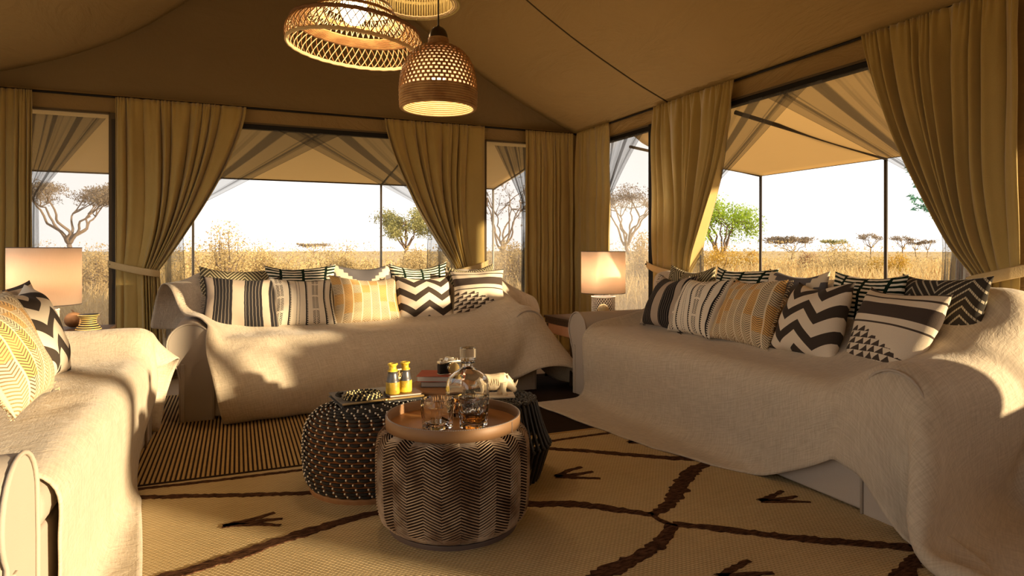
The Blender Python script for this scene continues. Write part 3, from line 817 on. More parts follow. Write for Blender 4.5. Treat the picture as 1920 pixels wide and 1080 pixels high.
def throw(P, loc, rz, label):
    nr, nc = P.shape[:2]
    # soft creases of the cloth itself, a few millimetres
    g0 = np.gradient(P, axis=0); g1 = np.gradient(P, axis=1); nn = np.cross(g1, g0); nn /= np.linalg.norm(nn, axis=-1)[..., None]+1e-9
    rg = np.random.RandomState(int(abs(rz)*10)+3); uu, vv = np.meshgrid(np.linspace(0, 2.6, nc), np.linspace(0, 2.1, nr)); w = np.zeros_like(uu)
    for k in range(16):
        fq = rg.uniform(5, 26); an = rg.uniform(0, 6.28)
        w += np.sin(fq*(uu*math.cos(an)+vv*math.sin(an))+1.5*np.sin(3*uu+rg.uniform(0, 6))+rg.uniform(0, 6))/(fq**.7)
    P = P+nn*(np.abs(w)*.008)[..., None]*np.sign(nn[..., 2:].mean() or 1)
    u, v = np.meshgrid(np.linspace(0, 2.6, nc), np.linspace(0, 2.1, nr))
    o = link('throw', grid_mesh(P, np.stack([u, v], -1)), M_throw, None, smooth=True)
    s = o.modifiers.new('sub', 'SUBSURF'); s.levels = s.render_levels = 1
    so = o.modifiers.new('thick', 'SOLIDIFY'); so.thickness = .006; so.offset = 0
    o.location = loc; o.rotation_euler = (0, 0, rz)
    return tag(o, label, 'throw blanket', 'linen throws over the sofas')
TA = drape(2.62, 2.06, .31, 2.07, R(16), 72, 58, 170, 8, hem=((0, 1.3, 2.62), (0, -.06, -.18)))
TB = drape(3.08, 2.20, .24, 2.20, R(8), 88, 58, 170, 8, seed=2, L=SOFA_LONG, bend=.15, hem=((0, 1.05, 1.4, 1.7, 1.98, 2.09, 2.22, 3.1), (0, .05, .12, .25, .36, .30, .03, -.02)))
TC = drape(2.55, 1.97, .24, 1.95, R(3), 72, 58, 170, 8, seed=3, bend=.08, hem=((0, 1.0, 1.9, 2.55), (0, .05, .3, .38)))
throw(TA, sofa1.location, 0, 'oatmeal linen throw over the sofa below the wide back window')
throw(TB, sofa2.location, R(-90), 'oatmeal linen throw in shade over the sofa under the right window')
throw(TC, sofa3.location, R(90), 'sunlit cream linen throw over the sofa at the left edge')
# ------------------------------------------------------------------ cushions
def uvk():
    u, v, _ = coords('UV'); return u, v
def cloth_noise(u, v): return noise(1, 2, vec(u*170, v*170))
def two(name, a, b, mask, a2=None, tl=None):
    """a cushion cloth: colour a, figure b where mask(u, v) is 1"""
    def fn():
        u, v = uvk(); f = cloth_noise(u, v)
        base = mix(f, tuple(x*.82 for x in a), tuple(min(1, x*1.12) for x in a))
        fig = mix(f, tuple(x*.75 for x in b), tuple(x*1.3 for x in b))
        return mix(mask(u, v), base, fig), f
    return material(name, rough=.93, fn=fn, bump=(.35, .0025), sheen=.03, spec=.06)
def m_striped(u, v):
    w = u+(noise(1, 2, vec(u*3, v*7))-.5)*.015
    blk = w.inside(.13, .385)+w.inside(.545, .79)+w.inside(.885, .99)+(w < .03)
    thin = ((w*22.).frac()).inside(.42, .56)
    return blk.min(1)*(1-thin*.55)
def m_tribal(u, v):
    w = u+(noise(1, 2, vec(u*4, v*9))-.5)*.008
    def comb(c): return ((w-c).abs() < .010)+((w-c).inside(0, .028)*((v*30.).frac() < .5))
    def dots(c): return ((w-c).abs() < .006)*((v*36.).frac() < .5)
    def arrows(c):
        d = (w-c).abs(); seg = (v*3.5).frac(); flip = (seg > .5)*2.-1.
        return (d < .05)*(d > .006)*((v*34.+d*26.*flip).frac() < .48)*(seg.inside(.06, .94))
    return (comb(.265)+comb(.53)+comb(.83)+comb(.945)+dots(.38)+dots(.425)+arrows(.12)+arrows(.68)).min(1)
def _gold():
    u, v = uvk(); f = cloth_noise(u, v)
    c = (u*7.5).frac(); k = (u*7.5).floor()
    d = (c-.5).abs()
    line = ((v*34.-d*3.4).frac() < .40)*c.inside(.07, .93)
    rib = 1-c.inside(.05, .95)
    blk = noise(1, 2, vec(k*3.7, (v*5.).floor()*2.3+k))      # dyed blocks along each band
    och = sstep(blk, .50, .56)
    base = mix(och, (.66, .53, .33), (.74, .40, .09))
    base = mix(f*.35, base, (.8, .66, .45))
    dark = mix(sstep(noise(1, 2, vec(k*5.1, v*2.5)), .42, .58), (.32, .20, .09), (.075, .058, .045))
    col = mix(line*.92, base, dark)
    col = mix(rib*.7, col, (.78, .68, .50))
    return col, f+line*.4
def m_zig(u, v):
    return ((v*3.15+(u*2.05+.42).tri()*.62+.18).frac() < .47)
def m_kilim(u, v):
    b = v.inside(.60, .78)+v.inside(.865, .89)+v.inside(.50, .522)+v.inside(.965, 1.)
    r = (v*13.).frac(); kk = (v*13.).floor()
    tri_ = ((u*7.+kk*.5).frac() > r)
    env = (v < (.45-((u-.28).max(0)*13.).floor()/13.*.46))*(v > .02)
    dia = tri_*env
    return (b+dia).min(1)
def m_herr(u, v):
    d = ((u*2.3+.2).frac()-.5).abs()*2.
    return ((v*14.+d*4.6).frac() < .36)
def m_herr_big(u, v):
    d = ((u*1.6+.1).frac()-.5).abs()*2.
    return ((v*10.5+d*3.6).frac() < .26)*((u*60.).frac() < .8)
def m_brush(u, v):
    nz = (noise(1, 3, vec(u*3, v*6))-.5)
    uu = u+(noise(1, 2, vec(v*7, u*2))-.5)*.06
    k = (uu*3.1+.35).floor()
    s = (v*18.+k*.43+nz*1.3+(uu-.5)*.7*(noise(1, 1, vec(k*4, 1.5))-.5)*4).frac()
    gap = ((uu*3.1+.35).frac()).inside(.05, .93)
    return (s < .50+nz*.5)*gap
def m_step(u, v):
    a = (u-.5).abs(); q = 16.
    up = ((a*q).floor()/q+((1-v)*q).floor()/q < .36)
    c2 = (a-.5).abs(); low = ((c2*q).floor()/q+(((v-.42).max(0)*q).floor()/q)*.62 < .27)*(v > .25)
    mid = ((a*q).floor()/q+((v-.12).abs()*q).floor()/q < .16)
    return (up+low+mid).min(1)
PAT = {
 'striped': two('striped_cushion_cloth', (.44, .36, .28), (.022, .020, .021), m_striped),
 'tribal': two('tribal_cushion_cloth', (.80, .72, .58), (.022, .020, .022), m_tribal),
 'gold': material('gold_cushion_cloth', rough=.93, fn=_gold, bump=(.4, .003), sheen=.1, spec=.08),
 'zigzag': two('zigzag_cushion_cloth', (.74, .64, .50), (.055, .042, .033), m_zig),
 'kilim': two('kilim_cushion_cloth', (.72, .62, .48), (.070, .052, .042), m_kilim),
 'herringbone': two('olive_herringbone_cloth', (.085, .072, .042), (.52, .45, .28), m_herr),
 'herringbone_dark': two('dark_herringbone_cloth', (.050, .042, .034), (.50, .44, .32), m_herr_big),
 'brush': two('brush_stripe_cloth', (.010, .022, .014), (.80, .74, .60), m_brush),
 'step': two('step_motif_cloth', (.74, .63, .46), (.13, .12, .125), m_step)}
def pillow_mesh(w, h, th, seed, n=40):
    rng = np.random.RandomState(seed)
    t = np.linspace(-1, 1, n); u, v = np.meshgrid(t, t)
    ph = rng.uniform(0, 6.28, 8)
    inx = 1-.085*(1-v**2)-.02*np.sin(3*v+ph[0]); inz = 1-.085*(1-u**2)-.03*np.sin(2.6*u+ph[1])*(v > 0)
    X = u*inx*w/2; Z = v*inz*h/2
    body = np.clip((1-np.abs(u)**2.6)*(1-np.abs(v)**2.6), 0, 1)**.55
    cr = .007*np.sin(9*u+4*v+ph[2])*(np.abs(v)**2)+.007*np.sin(8*v-5*u+ph[3])*(np.abs(u)**2)+.010*np.sin(3.1*u+ph[4])*np.sin(2.7*v+ph[5])
    dent = -.018*np.exp(-((u-.1*np.sin(ph[6]))**2/.10+((v-.95)**2)/.10))       # a karate chop at the top
    Yf = -(th/2*body+(cr)*body+dent*body); Yb = (th/2*body+cr[::-1]*body)
    sag = -.10*h*np.clip(v, 0, 1)**2*(1-u**2)*.5
    Z = Z+sag; Z = Z+h/2
    tw = .02*np.sin(2*u+ph[7])*v
    A = np.stack([X, Yf+tw, Z], -1); B = np.stack([X, Yb+tw, Z], -1)[:, ::-1]
    UV = np.stack([(u+1)/2, (v+1)/2], -1)
    mA = grid_mesh(np.concatenate([A, B[:, 1:]], 1), np.concatenate([UV, UV[:, ::-1][:, 1:]], 1))
    bm = bmesh.new(); bm.from_mesh(mA); bmesh.ops.remove_doubles(bm, verts=bm.verts, dist=1e-5); bm.to_mesh(mA); bm.free()
    return mA
M_fringe = material('cushion_fringe', (.70, .58, .38), .95)
M_fringe_dark = material('dark_fringe', (.04, .035, .035), .95)
_ps = [100]
def pillow(kind, pos, w, h, label, rz=0, lean=18, roll=0, th=.17, fringe=None, group='patterned cushions on the sofas'):
    _ps[0] += 1
    t = empty('pillow', pos, label=label, cat='pillow', group=group)
    t.rotation_euler = (Matrix.Rotation(R(rz), 4, 'Z') @ Matrix.Rotation(-R(lean), 4, 'X') @ Matrix.Rotation(R(roll), 4, 'Y')).to_euler()
    me = pillow_mesh(w, h, th, _ps[0]); link('cover', me, PAT[kind], t, smooth=True)
    rng = random.Random(_ps[0])
    m = MB()       # welt along the seam
    k = 60; pts = []
    for i in range(k):
        a = i/k*4; s = int(a); f = (a-s)*2-1
        u, v = [(f, -1), (1, f), (-f, 1), (-1, -f)][s]
        pts.append((u*(1-.085*(1-v*v))*w/2, 0, v*(1-.085*(1-u*u))*h/2+h/2-.05*h*max(0, v)**2*(1-u*u)))
    if fringe:
        for i in range(k):
            a = np.array(pts[i]); b = np.array(pts[(i+1) % k])
            if abs(a[0]) < w*.40: continue
            for q in (0, .5):
                p = a+(b-a)*q; sx = 1 if a[0] > 0 else -1
                m.tube([p, p+np.array([sx*.012, rng.uniform(-.004, .004), rng.uniform(-.004, .004)]), p+np.array([sx*.024, rng.uniform(-.008, .008), rng.uniform(-.008, .002)])], .0018, 3)
        o = m.build('fringe', fringe, t, kind='stuff')
    return t
ZS = .478
bk = lambda x, Y=4.47: px(x, 600, Y=Y).x
rk = lambda x, X=2.52: px(x, 600, X=X).y
# back sofa: row against the backrest, then the front row
for kind, x, w, h, lab, rl in (
    ('herringbone', 444, .50, .41, 'olive herringbone cushion behind the striped one on the back sofa', 3),
    ('brush', 566, .48, .425, 'black green and white brush striped cushion, back row left on the back sofa', 0),
    ('step', 684, .45, .425, 'cream cushion with grey stepped motif behind the gold one on the back sofa', -1),
    ('brush', 795, .45, .425, 'black green and white brush striped cushion behind the zigzag one on the back sofa', -3),
    ('herringbone', 893, .40, .405, 'olive herringbone cushion at the right end of the back sofa', -3)):
    pillow(kind, (bk(x, 4.66), 4.665, ZS), w, h, lab, 0, 10, rl, .13)
for kind, x, w, h, lab, rz, fr in (
    ('striped', 452, .47, .365, 'linen cushion with black vertical stripes at the left end of the back sofa', -3, M_fringe_dark),
    ('tribal', 570, .43, .35, 'white cushion with black tribal lines in front row of the back sofa', 0, None),
    ('gold', 690, .49, .355, 'gold banded chevron cushion in the middle of the back sofa', 2, M_fringe),
    ('zigzag', 800, .43, .35, 'brown and cream zigzag cushion on the back sofa', 0, None),
    ('kilim', 897, .41, .35, 'cream cushion with brown bands and small triangles at right end of the back sofa', -6, None)):
    pillow(kind, (bk(x, 4.475), 4.475-(.05 if x > 850 else 0), ZS+(.045 if x > 850 else 0)), w, h, lab, rz, 18, 0, .17, fr)
# right sofa
for kind, x, w, h, lab, rz in (
    ('herringbone', 1292, .46, .42, 'olive herringbone cushion at the far end of the right sofa', 4),
    ('brush', 1390, .46, .43, 'black green and white brush striped cushion behind the tribal one on the right sofa', 2),
    ('step', 1488, .45, .42, 'cream cushion with grey stepped motif in back row of the right sofa', 0),
    ('brush', 1618, .44, .425, 'black green and white brush striped cushion behind the large zigzag one on the right sofa', -4),
    ('herringbone_dark', 1752, .46, .43, 'dark herringbone cushion with dotted lines at the near end of the right sofa', -10)):
    pillow(kind, (2.71, rk(x, 2.76), ZS), w, h, lab, -90+rz, 12, 0, .13)
for kind, x, w, h, lab, rz, X, fr in (
    ('striped', 1237, .45, .375, 'linen cushion with black stripes at the far end of the right sofa', -4, 2.53, M_fringe_dark),
    ('tribal', 1290, .44, .38, 'white cushion with black tribal lines on the right sofa', -4, 2.50, None),
    ('gold', 1380, .47, .39, 'gold banded chevron cushion with side fringe on the right sofa', -6, 2.49, M_fringe),
    ('zigzag', 1497, .42, .39, 'large brown and pale zigzag cushion on the right sofa', -9, 2.49, None),
    ('kilim', 1640, .45, .38, 'pale cushion with brown bands and triangles at the near end of the right sofa', -16, 2.48, None)):
    pillow(kind, (X, rk(x, X), ZS+.005), w, h, lab, -90+rz, 24, 0, .17, fr)
# left sofa
pillow('brush', (-.90, 2.80, ZS), .46, .42, 'black and white brush striped cushion at the left picture edge, back row', 90, 10, 0, .13)
pillow('kilim', (-.79, 3.27, ZS), .44, .40, 'banded kilim cushion behind the zigzag one on the left sofa', 84, 14, 0, .15)
pillow('zigzag', (-.66, 3.08, ZS), .46, .41, 'large dark zigzag cushion on the sunlit left sofa', 90, 24, 0, .17)
pillow('gold', (-.62, 2.62, ZS+.005), .47, .41, 'gold banded chevron cushion at the left picture edge', 88, 26, 0, .17, M_fringe)
# ------------------------------------------------------------------ stools and what stands on them
def at3(x, d, z=0.): p = px(x, 468, d=d); return Vector((p.x, p.y, z))
M_core_dark = material('dark_weave_core', rough=.95, fn=lambda: (mix(noise(30, 3), (.018, .012, .010), (.045, .028, .020)), None), spec=.1)
M_strand = material('woven_straw', rough=.75, fn=lambda: (mix(sstep(noise(9, 4), .35, .65), (.20, .12, .07), (.50, .38, .27)), noise(200, 2)), bump=(.3, .002), spec=.25)
M_plinth = material('brown_metal_plinth', rough=.5, fn=lambda: (mix(noise(8, 3), (.11, .08, .07), (.15, .11, .095)), noise(90, 2)), bump=(.1, .001), metal=.2)
M_wood = material('warm_wood', rough=.55, fn=lambda: (mix(noise(1, 4, vec(coords('Object')[0]*6, coords('Object')[1]*60, coords('Object')[2]*6)), (.20, .095, .04), (.36, .19, .085)), noise(40, 3)), bump=(.1, .001))
def prof_at(prof):
    P = np.array(prof); t = np.concatenate([[0], np.cumsum(np.linalg.norm(np.diff(P, axis=0), axis=1))])
    return (lambda s: (np.interp(s, t, P[:, 0]), np.interp(s, t, P[:, 1]))), t[-1]
# 1 herringbone stool
c = at3(850, 2.33); POUF1 = c
t = empty('woven_stool', c, label='round stool of black and straw herringbone weave under the leather tray', cat='stool')
m = MB(); m.lathe([(0, 0), (.215, 0), (.232, .006), (.232, .028), (0, .03)], 64); m.build('plinth', M_plinth, t, smooth=False, bevel=.003)
prof = [(.222, .030), (.240, .040), (.260, .058), (.270, .09), (.274, .14), (.2755, .20), (.2755, .27), (.273, .312), (.266, .338), (.252, .354), (.230, .361), (.19, .363), (.10, .364), (.004, .364)]
core = [(r-.004, z-.002) for r, z in prof]
m = MB(); m.lathe([(0, .026)]+core, 72); m.build('core', M_core_dark, t, smooth=True)
f, S = prof_at(prof); ncol = 28; rng = np.random.RandomState(4); m = MB()
pitch = .0100; rise = .027; w = 2*math.pi/ncol
for k in range(ncol):
    sg = 1 if k % 2 else -1
    for i in range(-4, int(S/pitch)+4):
        s0 = i*pitch+rng.uniform(-.0006, .0006)
        uu = np.linspace(.0, 1.0, 6); s = s0+sg*(uu-.5)*rise
        ok = (s > .002) & (s < S-.17)
        if ok.sum() < 2: continue
        s, u2 = s[ok], uu[ok]
        r, z = f(s); r2, z2 = f(s+.001); nx_, nz_ = (z2-z), -(r2-r); l = np.hypot(nx_, nz_)+1e-9; nx_, nz_ = nx_/l, nz_/l
        th = (k+u2)*w
        lift = .0012*np.sin(np.clip(u2*math.pi, 0, math.pi))+.0005
        hw = .0018
        rows = []
        for dd, up in ((-hw, -.002), (-hw*.6, .0022), (hw*.6, .0022), (hw, -.002)):
            rr, zz = f(s+dd); rr = rr+(lift+up)*nx_; zz = zz+(lift+up)*nz_
            rows.append(np.stack([rr*np.cos(th), rr*np.sin(th), zz], -1))
        m.grid(np.array(rows))
m.build('woven_strand', M_strand, t, kind='stuff')
# 2 black rope stool with white beads
c = at3(693, 2.72); POUF2 = c
M_rope = material('black_rope', rough=.75, fn=lambda: (mix(noise(60, 3), (.010, .009, .009), (.035, .030, .026)), noise(220, 2)), bump=(.5, .002), spec=.3)
M_bead = material('white_bead', (.80, .73, .62), .5)
M_rust = material('rust_core', rough=.9, fn=lambda: (mix(noise(25, 3), (.13, .05, .018), (.24, .10, .04)), noise(120, 2)), bump=(.3, .002), spec=.1)
t = empty('rope_stool', c, label='round black rope stool dotted with white beads, left of the tray', cat='stool')
m = MB(); m.lathe([(0, 0), (.232, 0), (.244, .008), (.246, .028), (.24, .034), (0, .036)], 64); m.build('plinth', M_wood, t, bevel=.003)
prof = [(.238, .034), (.252, .05), (.262, .08), (.268, .13), (.270, .18), (.267, .23), (.258, .275), (.240, .305), (.215, .326), (.18, .338), (.13, .344), (.06, .346), (.012, .346)]
m = MB(); m.lathe([(0, .034)]+[(r-.006, z-.004) for r, z in prof], 72); m.build('core', M_rust, t, smooth=True)
f, S = prof_at(prof); m = MB(); b = MB(); nrow = 27; pit = S/nrow
for i in range(nrow):
    s = (i+.5)*pit; r, z = f(s); r = float(r); z = float(z)
    n = max(6, int(2*math.pi*r/.046)); off = (i % 2)*.5+rng.uniform(-.08, .08)
    for k in range(n):
        th0 = (k+off)*2*math.pi/n; dth = 2*math.pi/n; bw = .007/max(r, .03)
        u = np.linspace(th0+bw, th0+dth-bw*.2, 5)
        bow = -.0018*np.sin(np.linspace(0, math.pi, 5))
        rad = np.array([.0048, .0066, .0070, .0066, .0048])
        rr, zz = f(s+bow)
        m.tube(np.stack([rr*np.cos(u), rr*np.sin(u), zz], -1), rad, 6)
        rb, zb_ = f(s); rb = float(rb)+.0035; q = th0+bw*.35
        b.ball((rb*math.cos(q), rb*math.sin(q), float(zb_)+.0025), .0043, 6, 5)
m.build('rope_segment', M_rope, t, smooth=True, kind='stuff'); b.build('bead', M_bead, t, smooth=True, kind='stuff')
# 3 black rod stool, waisted
c = at3(934, 2.80); POUF3 = c
M_rod = material('black_cane', rough=.35, fn=lambda: (mix(noise(20, 3), (.016, .015, .014), (.030, .028, .027)), noise(60, 2)), bump=(.1, .001), spec=.5)
t = empty('cane_stool', c, label='black cane stool with bent vertical rods under the rhino figurine', cat='stool')
rp = [(.165, .0), (.176, .02), (.196, .08), (.212, .13), (.221, .158), (.220, .175), (.208, .20), (.190, .25), (.172, .31), (.166, .335), (.158, .350), (.140, .352)]
me = MB(); fr, SS = prof_at(rp); ss = np.linspace(0, SS, 22); r_, z_ = fr(ss)
me.tube(np.stack([r_, 0*r_, z_], -1), .0078, 7); rodm = me.mesh('rod'); rodm.materials.append(M_rod); rodm.shade_smooth()
kn = MB(); kn.ball((.224, 0, .164), .0125, 8, 6, (.9, .8, .8)); knm = kn.mesh('lashing'); knm.materials.append(M_rod); knm.shade_smooth()
for k in range(40):
    o = link('rod', rodm, None, t); o.rotation_euler.z = k*2*math.pi/40
    q = link('lashing', knm, None, o)
m = MB(); m.lathe([(0, .332), (.15, .332), (.16, .338), (.155, .346), (0, .348)], 40); m.build('seat', M_rod, t, smooth=True)
m = MB()
for i, r in enumerate((.158, .140, .120, .099, .078, .056, .034)):
    n = max(8, int(r*230)); a = np.linspace(0, 2*math.pi, n*5, endpoint=False)
    for ph in (0, math.pi):
        m.tube(np.stack([(r+.0058*np.cos(n*a/2*1.0+ph))*np.cos(a), (r+.0058*np.cos(n*a/2+ph))*np.sin(a), .352+.0045*np.sin(n*a+ph)], -1), .0052, 5, closed=True)
m.build('woven_top', M_rod, t, smooth=True)
# 4 low stool with round wooden top
c = at3(838, 3.15); POUF4 = c
t = empty('wood_top_stool', c, label='low dark stool with round brown wooden top holding two books', cat='stool')
m = MB(); m.lathe([(0, .31), (.184, .31), (.190, .316), (.190, .330), (.184, .336), (0, .336)], 48); m.build('top', M_wood, t, bevel=.002)
m = MB(); m.lathe([(0, 0), (.15, 0), (.158, .03), (.165, .15), (.172, .29), (.17, .31), (0, .31)], 40); m.build('body', M_core_dark, t, smooth=True)
m = MB()
for k in range(10):
    z = .02+k*.028; r = .158+.014*k/10; m.tube([(r*math.cos(a), r*math.sin(a), z) for a in np.linspace(0, 2*math.pi, 40, endpoint=False)], .010, 5, closed=True)
m.build('rope_coil', M_rope, t, smooth=True)

# ---- leather tray
M_leather = material('tan_leather', rough=.5, fn=lambda: (mix(noise(5, 4), (.17, .09, .042), (.25, .14, .068)), noise(120, 3)), bump=(.2, .001), spec=.35)
M_leather_in = material('orange_leather', rough=.42, fn=lambda: (mix(noise(6, 4), (.27, .115, .03), (.37, .17, .05)), noise(90, 3)), bump=(.12, .001), spec=.4)
M_stitch = material('grey_stitch', (.32, .30, .30), .8)
TZ = .366
t = empty('tray', POUF1+Vector((0, 0, TZ)), label='round tan leather tray with stitched rim carrying the decanter', cat='tray')
m = MB(); m.lathe([(0, 0), (.236, 0), (.237, .004), (.235, .0075), (0, .0075)], 96); m.build('base', M_leather_in, t, smooth=False)
m = MB(); m.lathe([(.233, .001), (.2415, .001), (.243, .02), (.2425, .041), (.240, .0435), (.2365, .0415), (.236, .02), (.2355, .0076), (.233, .001)], 96); m.build('rim', M_leather, t, smooth=True)
m = MB()
for a in np.arange(0, 2*math.pi, .033):
    for r in (.2372, .2415):
        m.tube([(r*math.cos(a), r*math.sin(a), .0425), (r*math.cos(a+.022), r*math.sin(a+.022), .0425)], .0009, 4)
for a0 in (R(-52), R(128)):
    for k in range(10):
        for da in (-.007, .007):
            m.tube([(.2437*math.cos(a0+da), .2437*math.sin(a0+da), .004+.0036*k), (.2437*math.cos(a0+da), .2437*math.sin(a0+da), .0062+.0036*k)], .0008, 4)
m.build('stitching', M_stitch, t, kind='stuff')
# ---- glass
M_glass = material('clear_glass', (.97, .96, .93), .0, trans=1., ior=1.48, spec=.5)
M_whisky = material('amber_whisky', (.86, .42, .10), .0, trans=1., ior=1.34)
M_ice = material('ice', (.97, .97, .97), .06, trans=1., ior=1.31)
TB_ = TZ+.0076
def sq_ring(r, z, q, k=40, rot=.4):
    """a ring between a circle (q = 0) and a rounded square (q = 1)"""
    a = np.arange(k)*2*math.pi/k; e = 2+q*5
    s = (np.abs(np.cos(a))**e+np.abs(np.sin(a))**e)**(-1/e)
    s = s*(1-.10*q)
    return np.stack([r*s*np.cos(a+rot), r*s*np.sin(a+rot), np.full(k, z)], -1)
def loft(rings, cap0=True, cap1=True):
    m = MB(); P = np.array(rings); k = P.shape[1]; m.grid(P, closev=True)
    n = len(rings)
    fs = []
    if cap0: fs.append(tuple(range(k-1, -1, -1)))
    if cap1: fs.append(tuple((n-1)*k+j for j in range(k)))
    m.f.extend(fs); return m
def tumbler(pos, h, r, rot, label):
    t = empty('tumbler', pos, label=label, cat='glass', group='whisky tumblers on the tray')
    out = [sq_ring(r*.80, .0, .9, rot=rot), sq_ring(r*.84, .004, 1, rot=rot), sq_ring(r*.86, .25*h, 1, rot=rot), sq_ring(r*.90, .55*h, .75, rot=rot), sq_ring(r*.95, .8*h, .3, rot=rot), sq_ring(r*.985, h*.985, .05, rot=rot), sq_ring(r*.965, h, 0, rot=rot)]
    inn = [sq_ring(r*.93, h*.985, 0, rot=rot), sq_ring(r*.86, .75*h, .2, rot=rot), sq_ring(r*.74, .42*h, .5, rot=rot), sq_ring(r*.66, .22*h, .6, rot=rot), sq_ring(r*.5, .17*h, .5, rot=rot)]
    loft(out+inn).build('glass', M_glass, t, smooth=False); return t
g1 = tumbler(at3(820, 2.26, TB_), .103, .056, .35, 'empty faceted whisky tumbler at the left front of the tray')
g2 = tumbler(at3(888, 2.27, TB_), .106, .053, .75, 'faceted tumbler of whisky and ice in front of the decanter')
r, h = .053, .106
loft([sq_ring(r*.50, .172*h, .5, rot=.75), sq_ring(r*.655, .222*h, .6, rot=.75), sq_ring(r*.735, .418*h, .5, rot=.75), sq_ring(r*.77, .50*h, .4, rot=.75)]).build('whisky', M_whisky, g2, smooth=False)
for (x, y, z, a) in ((.010, .008, .062, .3), (-.014, -.006, .066, 1.1)):
    m = MB(); m.box((-.012, -.012, -.012), (.012, .012, .012), Matrix.Translation((x, y, z)) @ Matrix.Rotation(a, 4, Vector((.5, .7, .4)).normalized())); m.build('ice_cube', M_ice, g2, bevel=.003)
t = empty('decanter', at3(877, 2.43, TB_), label='square shouldered glass decanter with round stopper, behind the tumblers', cat='decanter')
R_ = .070; q = .8; ro = .55
outer = [sq_ring(R_*.90, 0, q, 48, ro), sq_ring(R_*.96, .005, q, 48, ro), sq_ring(R_, .03, q, 48, ro), sq_ring(R_*1.02, .10, q*.9, 48, ro), sq_ring(R_*1.0, .125, q*.6, 48, ro), sq_ring(R_*.90, .146, .4, 48, ro), sq_ring(R_*.70, .162, .1, 48, ro), sq_ring(.032, .174, 0, 48, ro), sq_ring(.021, .182, 0, 48, ro), sq_ring(.020, .196, 0, 48, ro), sq_ring(.0275, .1985, 0, 48, ro), sq_ring(.0275, .202, 0, 48, ro)]
inner = [sq_ring(.0165, .202, 0, 48, ro), sq_ring(.0165, .184, 0, 48, ro), sq_ring(.027, .170, 0, 48, ro), sq_ring(R_*.64, .157, .1, 48, ro), sq_ring(R_*.86, .138, .4, 48, ro), sq_ring(R_*.92, .11, .7, 48, ro), sq_ring(R_*.90, .03, q, 48, ro), sq_ring(R_*.80, .014, q, 48, ro)]
loft(outer+inner).build('body', M_glass, t, smooth=True)
loft([sq_ring(R_*.79, .0145, q, 48, ro), sq_ring(R_*.895, .0305, q, 48, ro), sq_ring(R_*.905, .066, q*.9, 48, ro)]).build('whisky', M_whisky, t, smooth=True)
m = MB(); m.lathe([(0, .188), (.012, .188), (.0145, .200), (.016, .2045), (.024, .207), (.031, .213), (.0315, .252), (.0295, .2555), (0, .2555)], 12); m.build('stopper', M_glass, t, bevel=.0015)

# ---- books and camera on the wooden stool
M_red = material('red_cloth_cover', rough=.7, fn=lambda: (mix(noise(20, 3), (.30, .065, .035), (.42, .11, .06)), noise(250, 2)), bump=(.2, .001))
M_grey_cover = material('grey_cloth_cover', rough=.75, fn=lambda: (mix(noise(20, 3), (.20, .18, .18), (.27, .25, .24)), noise(250, 2)), bump=(.2, .001))
M_page = material('book_pages', rough=.9, fn=lambda: (mix(noise(1, 2, vec(1., 1., coords('Object')[2]*900)), (.42, .39, .36), (.60, .56, .50)), None))
def book(pos, rz, w, d, h, cover, label, group='books on the wooden stool', edge=None):
    t = empty('book', pos, rz, label=label, cat='book', group=group)
    m = MB(); m.box((-w/2, -d/2, 0), (w/2, d/2, .003)); m.box((-w/2, -d/2, h-.003), (w/2, d/2, h)); m.box((-w/2, d/2-.003, 0), (w/2, d/2, h)); m.build('cover', cover, t, bevel=.001)
    m = MB(); m.box((-w/2+.005, -d/2+.004, .003), (w/2-.005, d/2-.004, h-.003)); m.build('pages', edge or M_page, t)
    return t
bp = at3(826, 3.15, .337)
book(bp+Vector((.006, .01, 0)), -YAW+.05, .190, .145, .026, M_grey_cover, 'grey lower book of the two on the wooden stool')
book(bp+Vector((0, .008, .0265)), -YAW-.03, .208, .160, .028, M_red, 'red topped book beneath the old film camera', edge=M_page)
M_chrome = material('satin_chrome', (.80, .74, .62), .22, metal=1.)
M_leatherette = material('black_leatherette', rough=.6, fn=lambda: (mix(noise(90, 2), (.012, .011, .010), (.03, .026, .022)), noise(300, 2)), bump=(.4, .001))
M_brass = material('brass', (.78, .55, .22), .3, metal=1.)
t = empty('film_camera', at3(842, 3.14, .337+.0545), -YAW+R(33), label='vintage chrome and black film camera on the red book', cat='camera')
m = MB(); m.box((-.058, -.016, .004), (.058, .016, .052)); m.build('body', M_leatherette, t, bevel=.006)
m = MB(); m.box((-.058, -.0165, 0), (.058, .0165, .006)); m.build('base_plate', M_chrome, t, bevel=.002)
m = MB(); m.box((-.058, -.0165, .052), (.058, .0165, .066)); o = m.build('top_plate', M_chrome, t, bevel=.003)
m = MB(); m.prism([(-.022, .066), (.022, .066), (.015, .083), (-.015, .083)], -.020, .014, 1); m.build('prism_housing', M_chrome, t, bevel=.002)
for (x, r, h) in ((-.042, .010, .010), (.040, .0085, .009), (.026, .006, .006)):
    m = MB(); m.lathe([(0, .066), (r, .066), (r, .066+h), (r*.8, .067+h), (0, .067+h)], 20, (x, 0, 0)); m.build('dial', M_chrome, t, smooth=False)
def ly(prof, k=28):
    mm = MB(); a = np.arange(k)*2*math.pi/k
    P = np.array([[(r*math.cos(q), -y, .034+r*math.sin(q)) for q in a] for r, y in prof]); mm.grid(P, closev=True); return mm
ly([(.026, .014), (.026, .022), (.023, .023), (.023, .040), (.0245, .041), (.0245, .05), (.021, .052)]).build('lens_barrel', M_leatherette, t, smooth=True)
ly([(.0255, .030), (.0262, .031), (.0262, .036), (.0255, .037)]).build('focus_ring', M_chrome, t, smooth=True)
ly([(0, .056), (.0275, .056), (.0285, .053), (.0285, .047), (.0275, .046)]).build('lens_cap', M_brass, t, smooth=False)

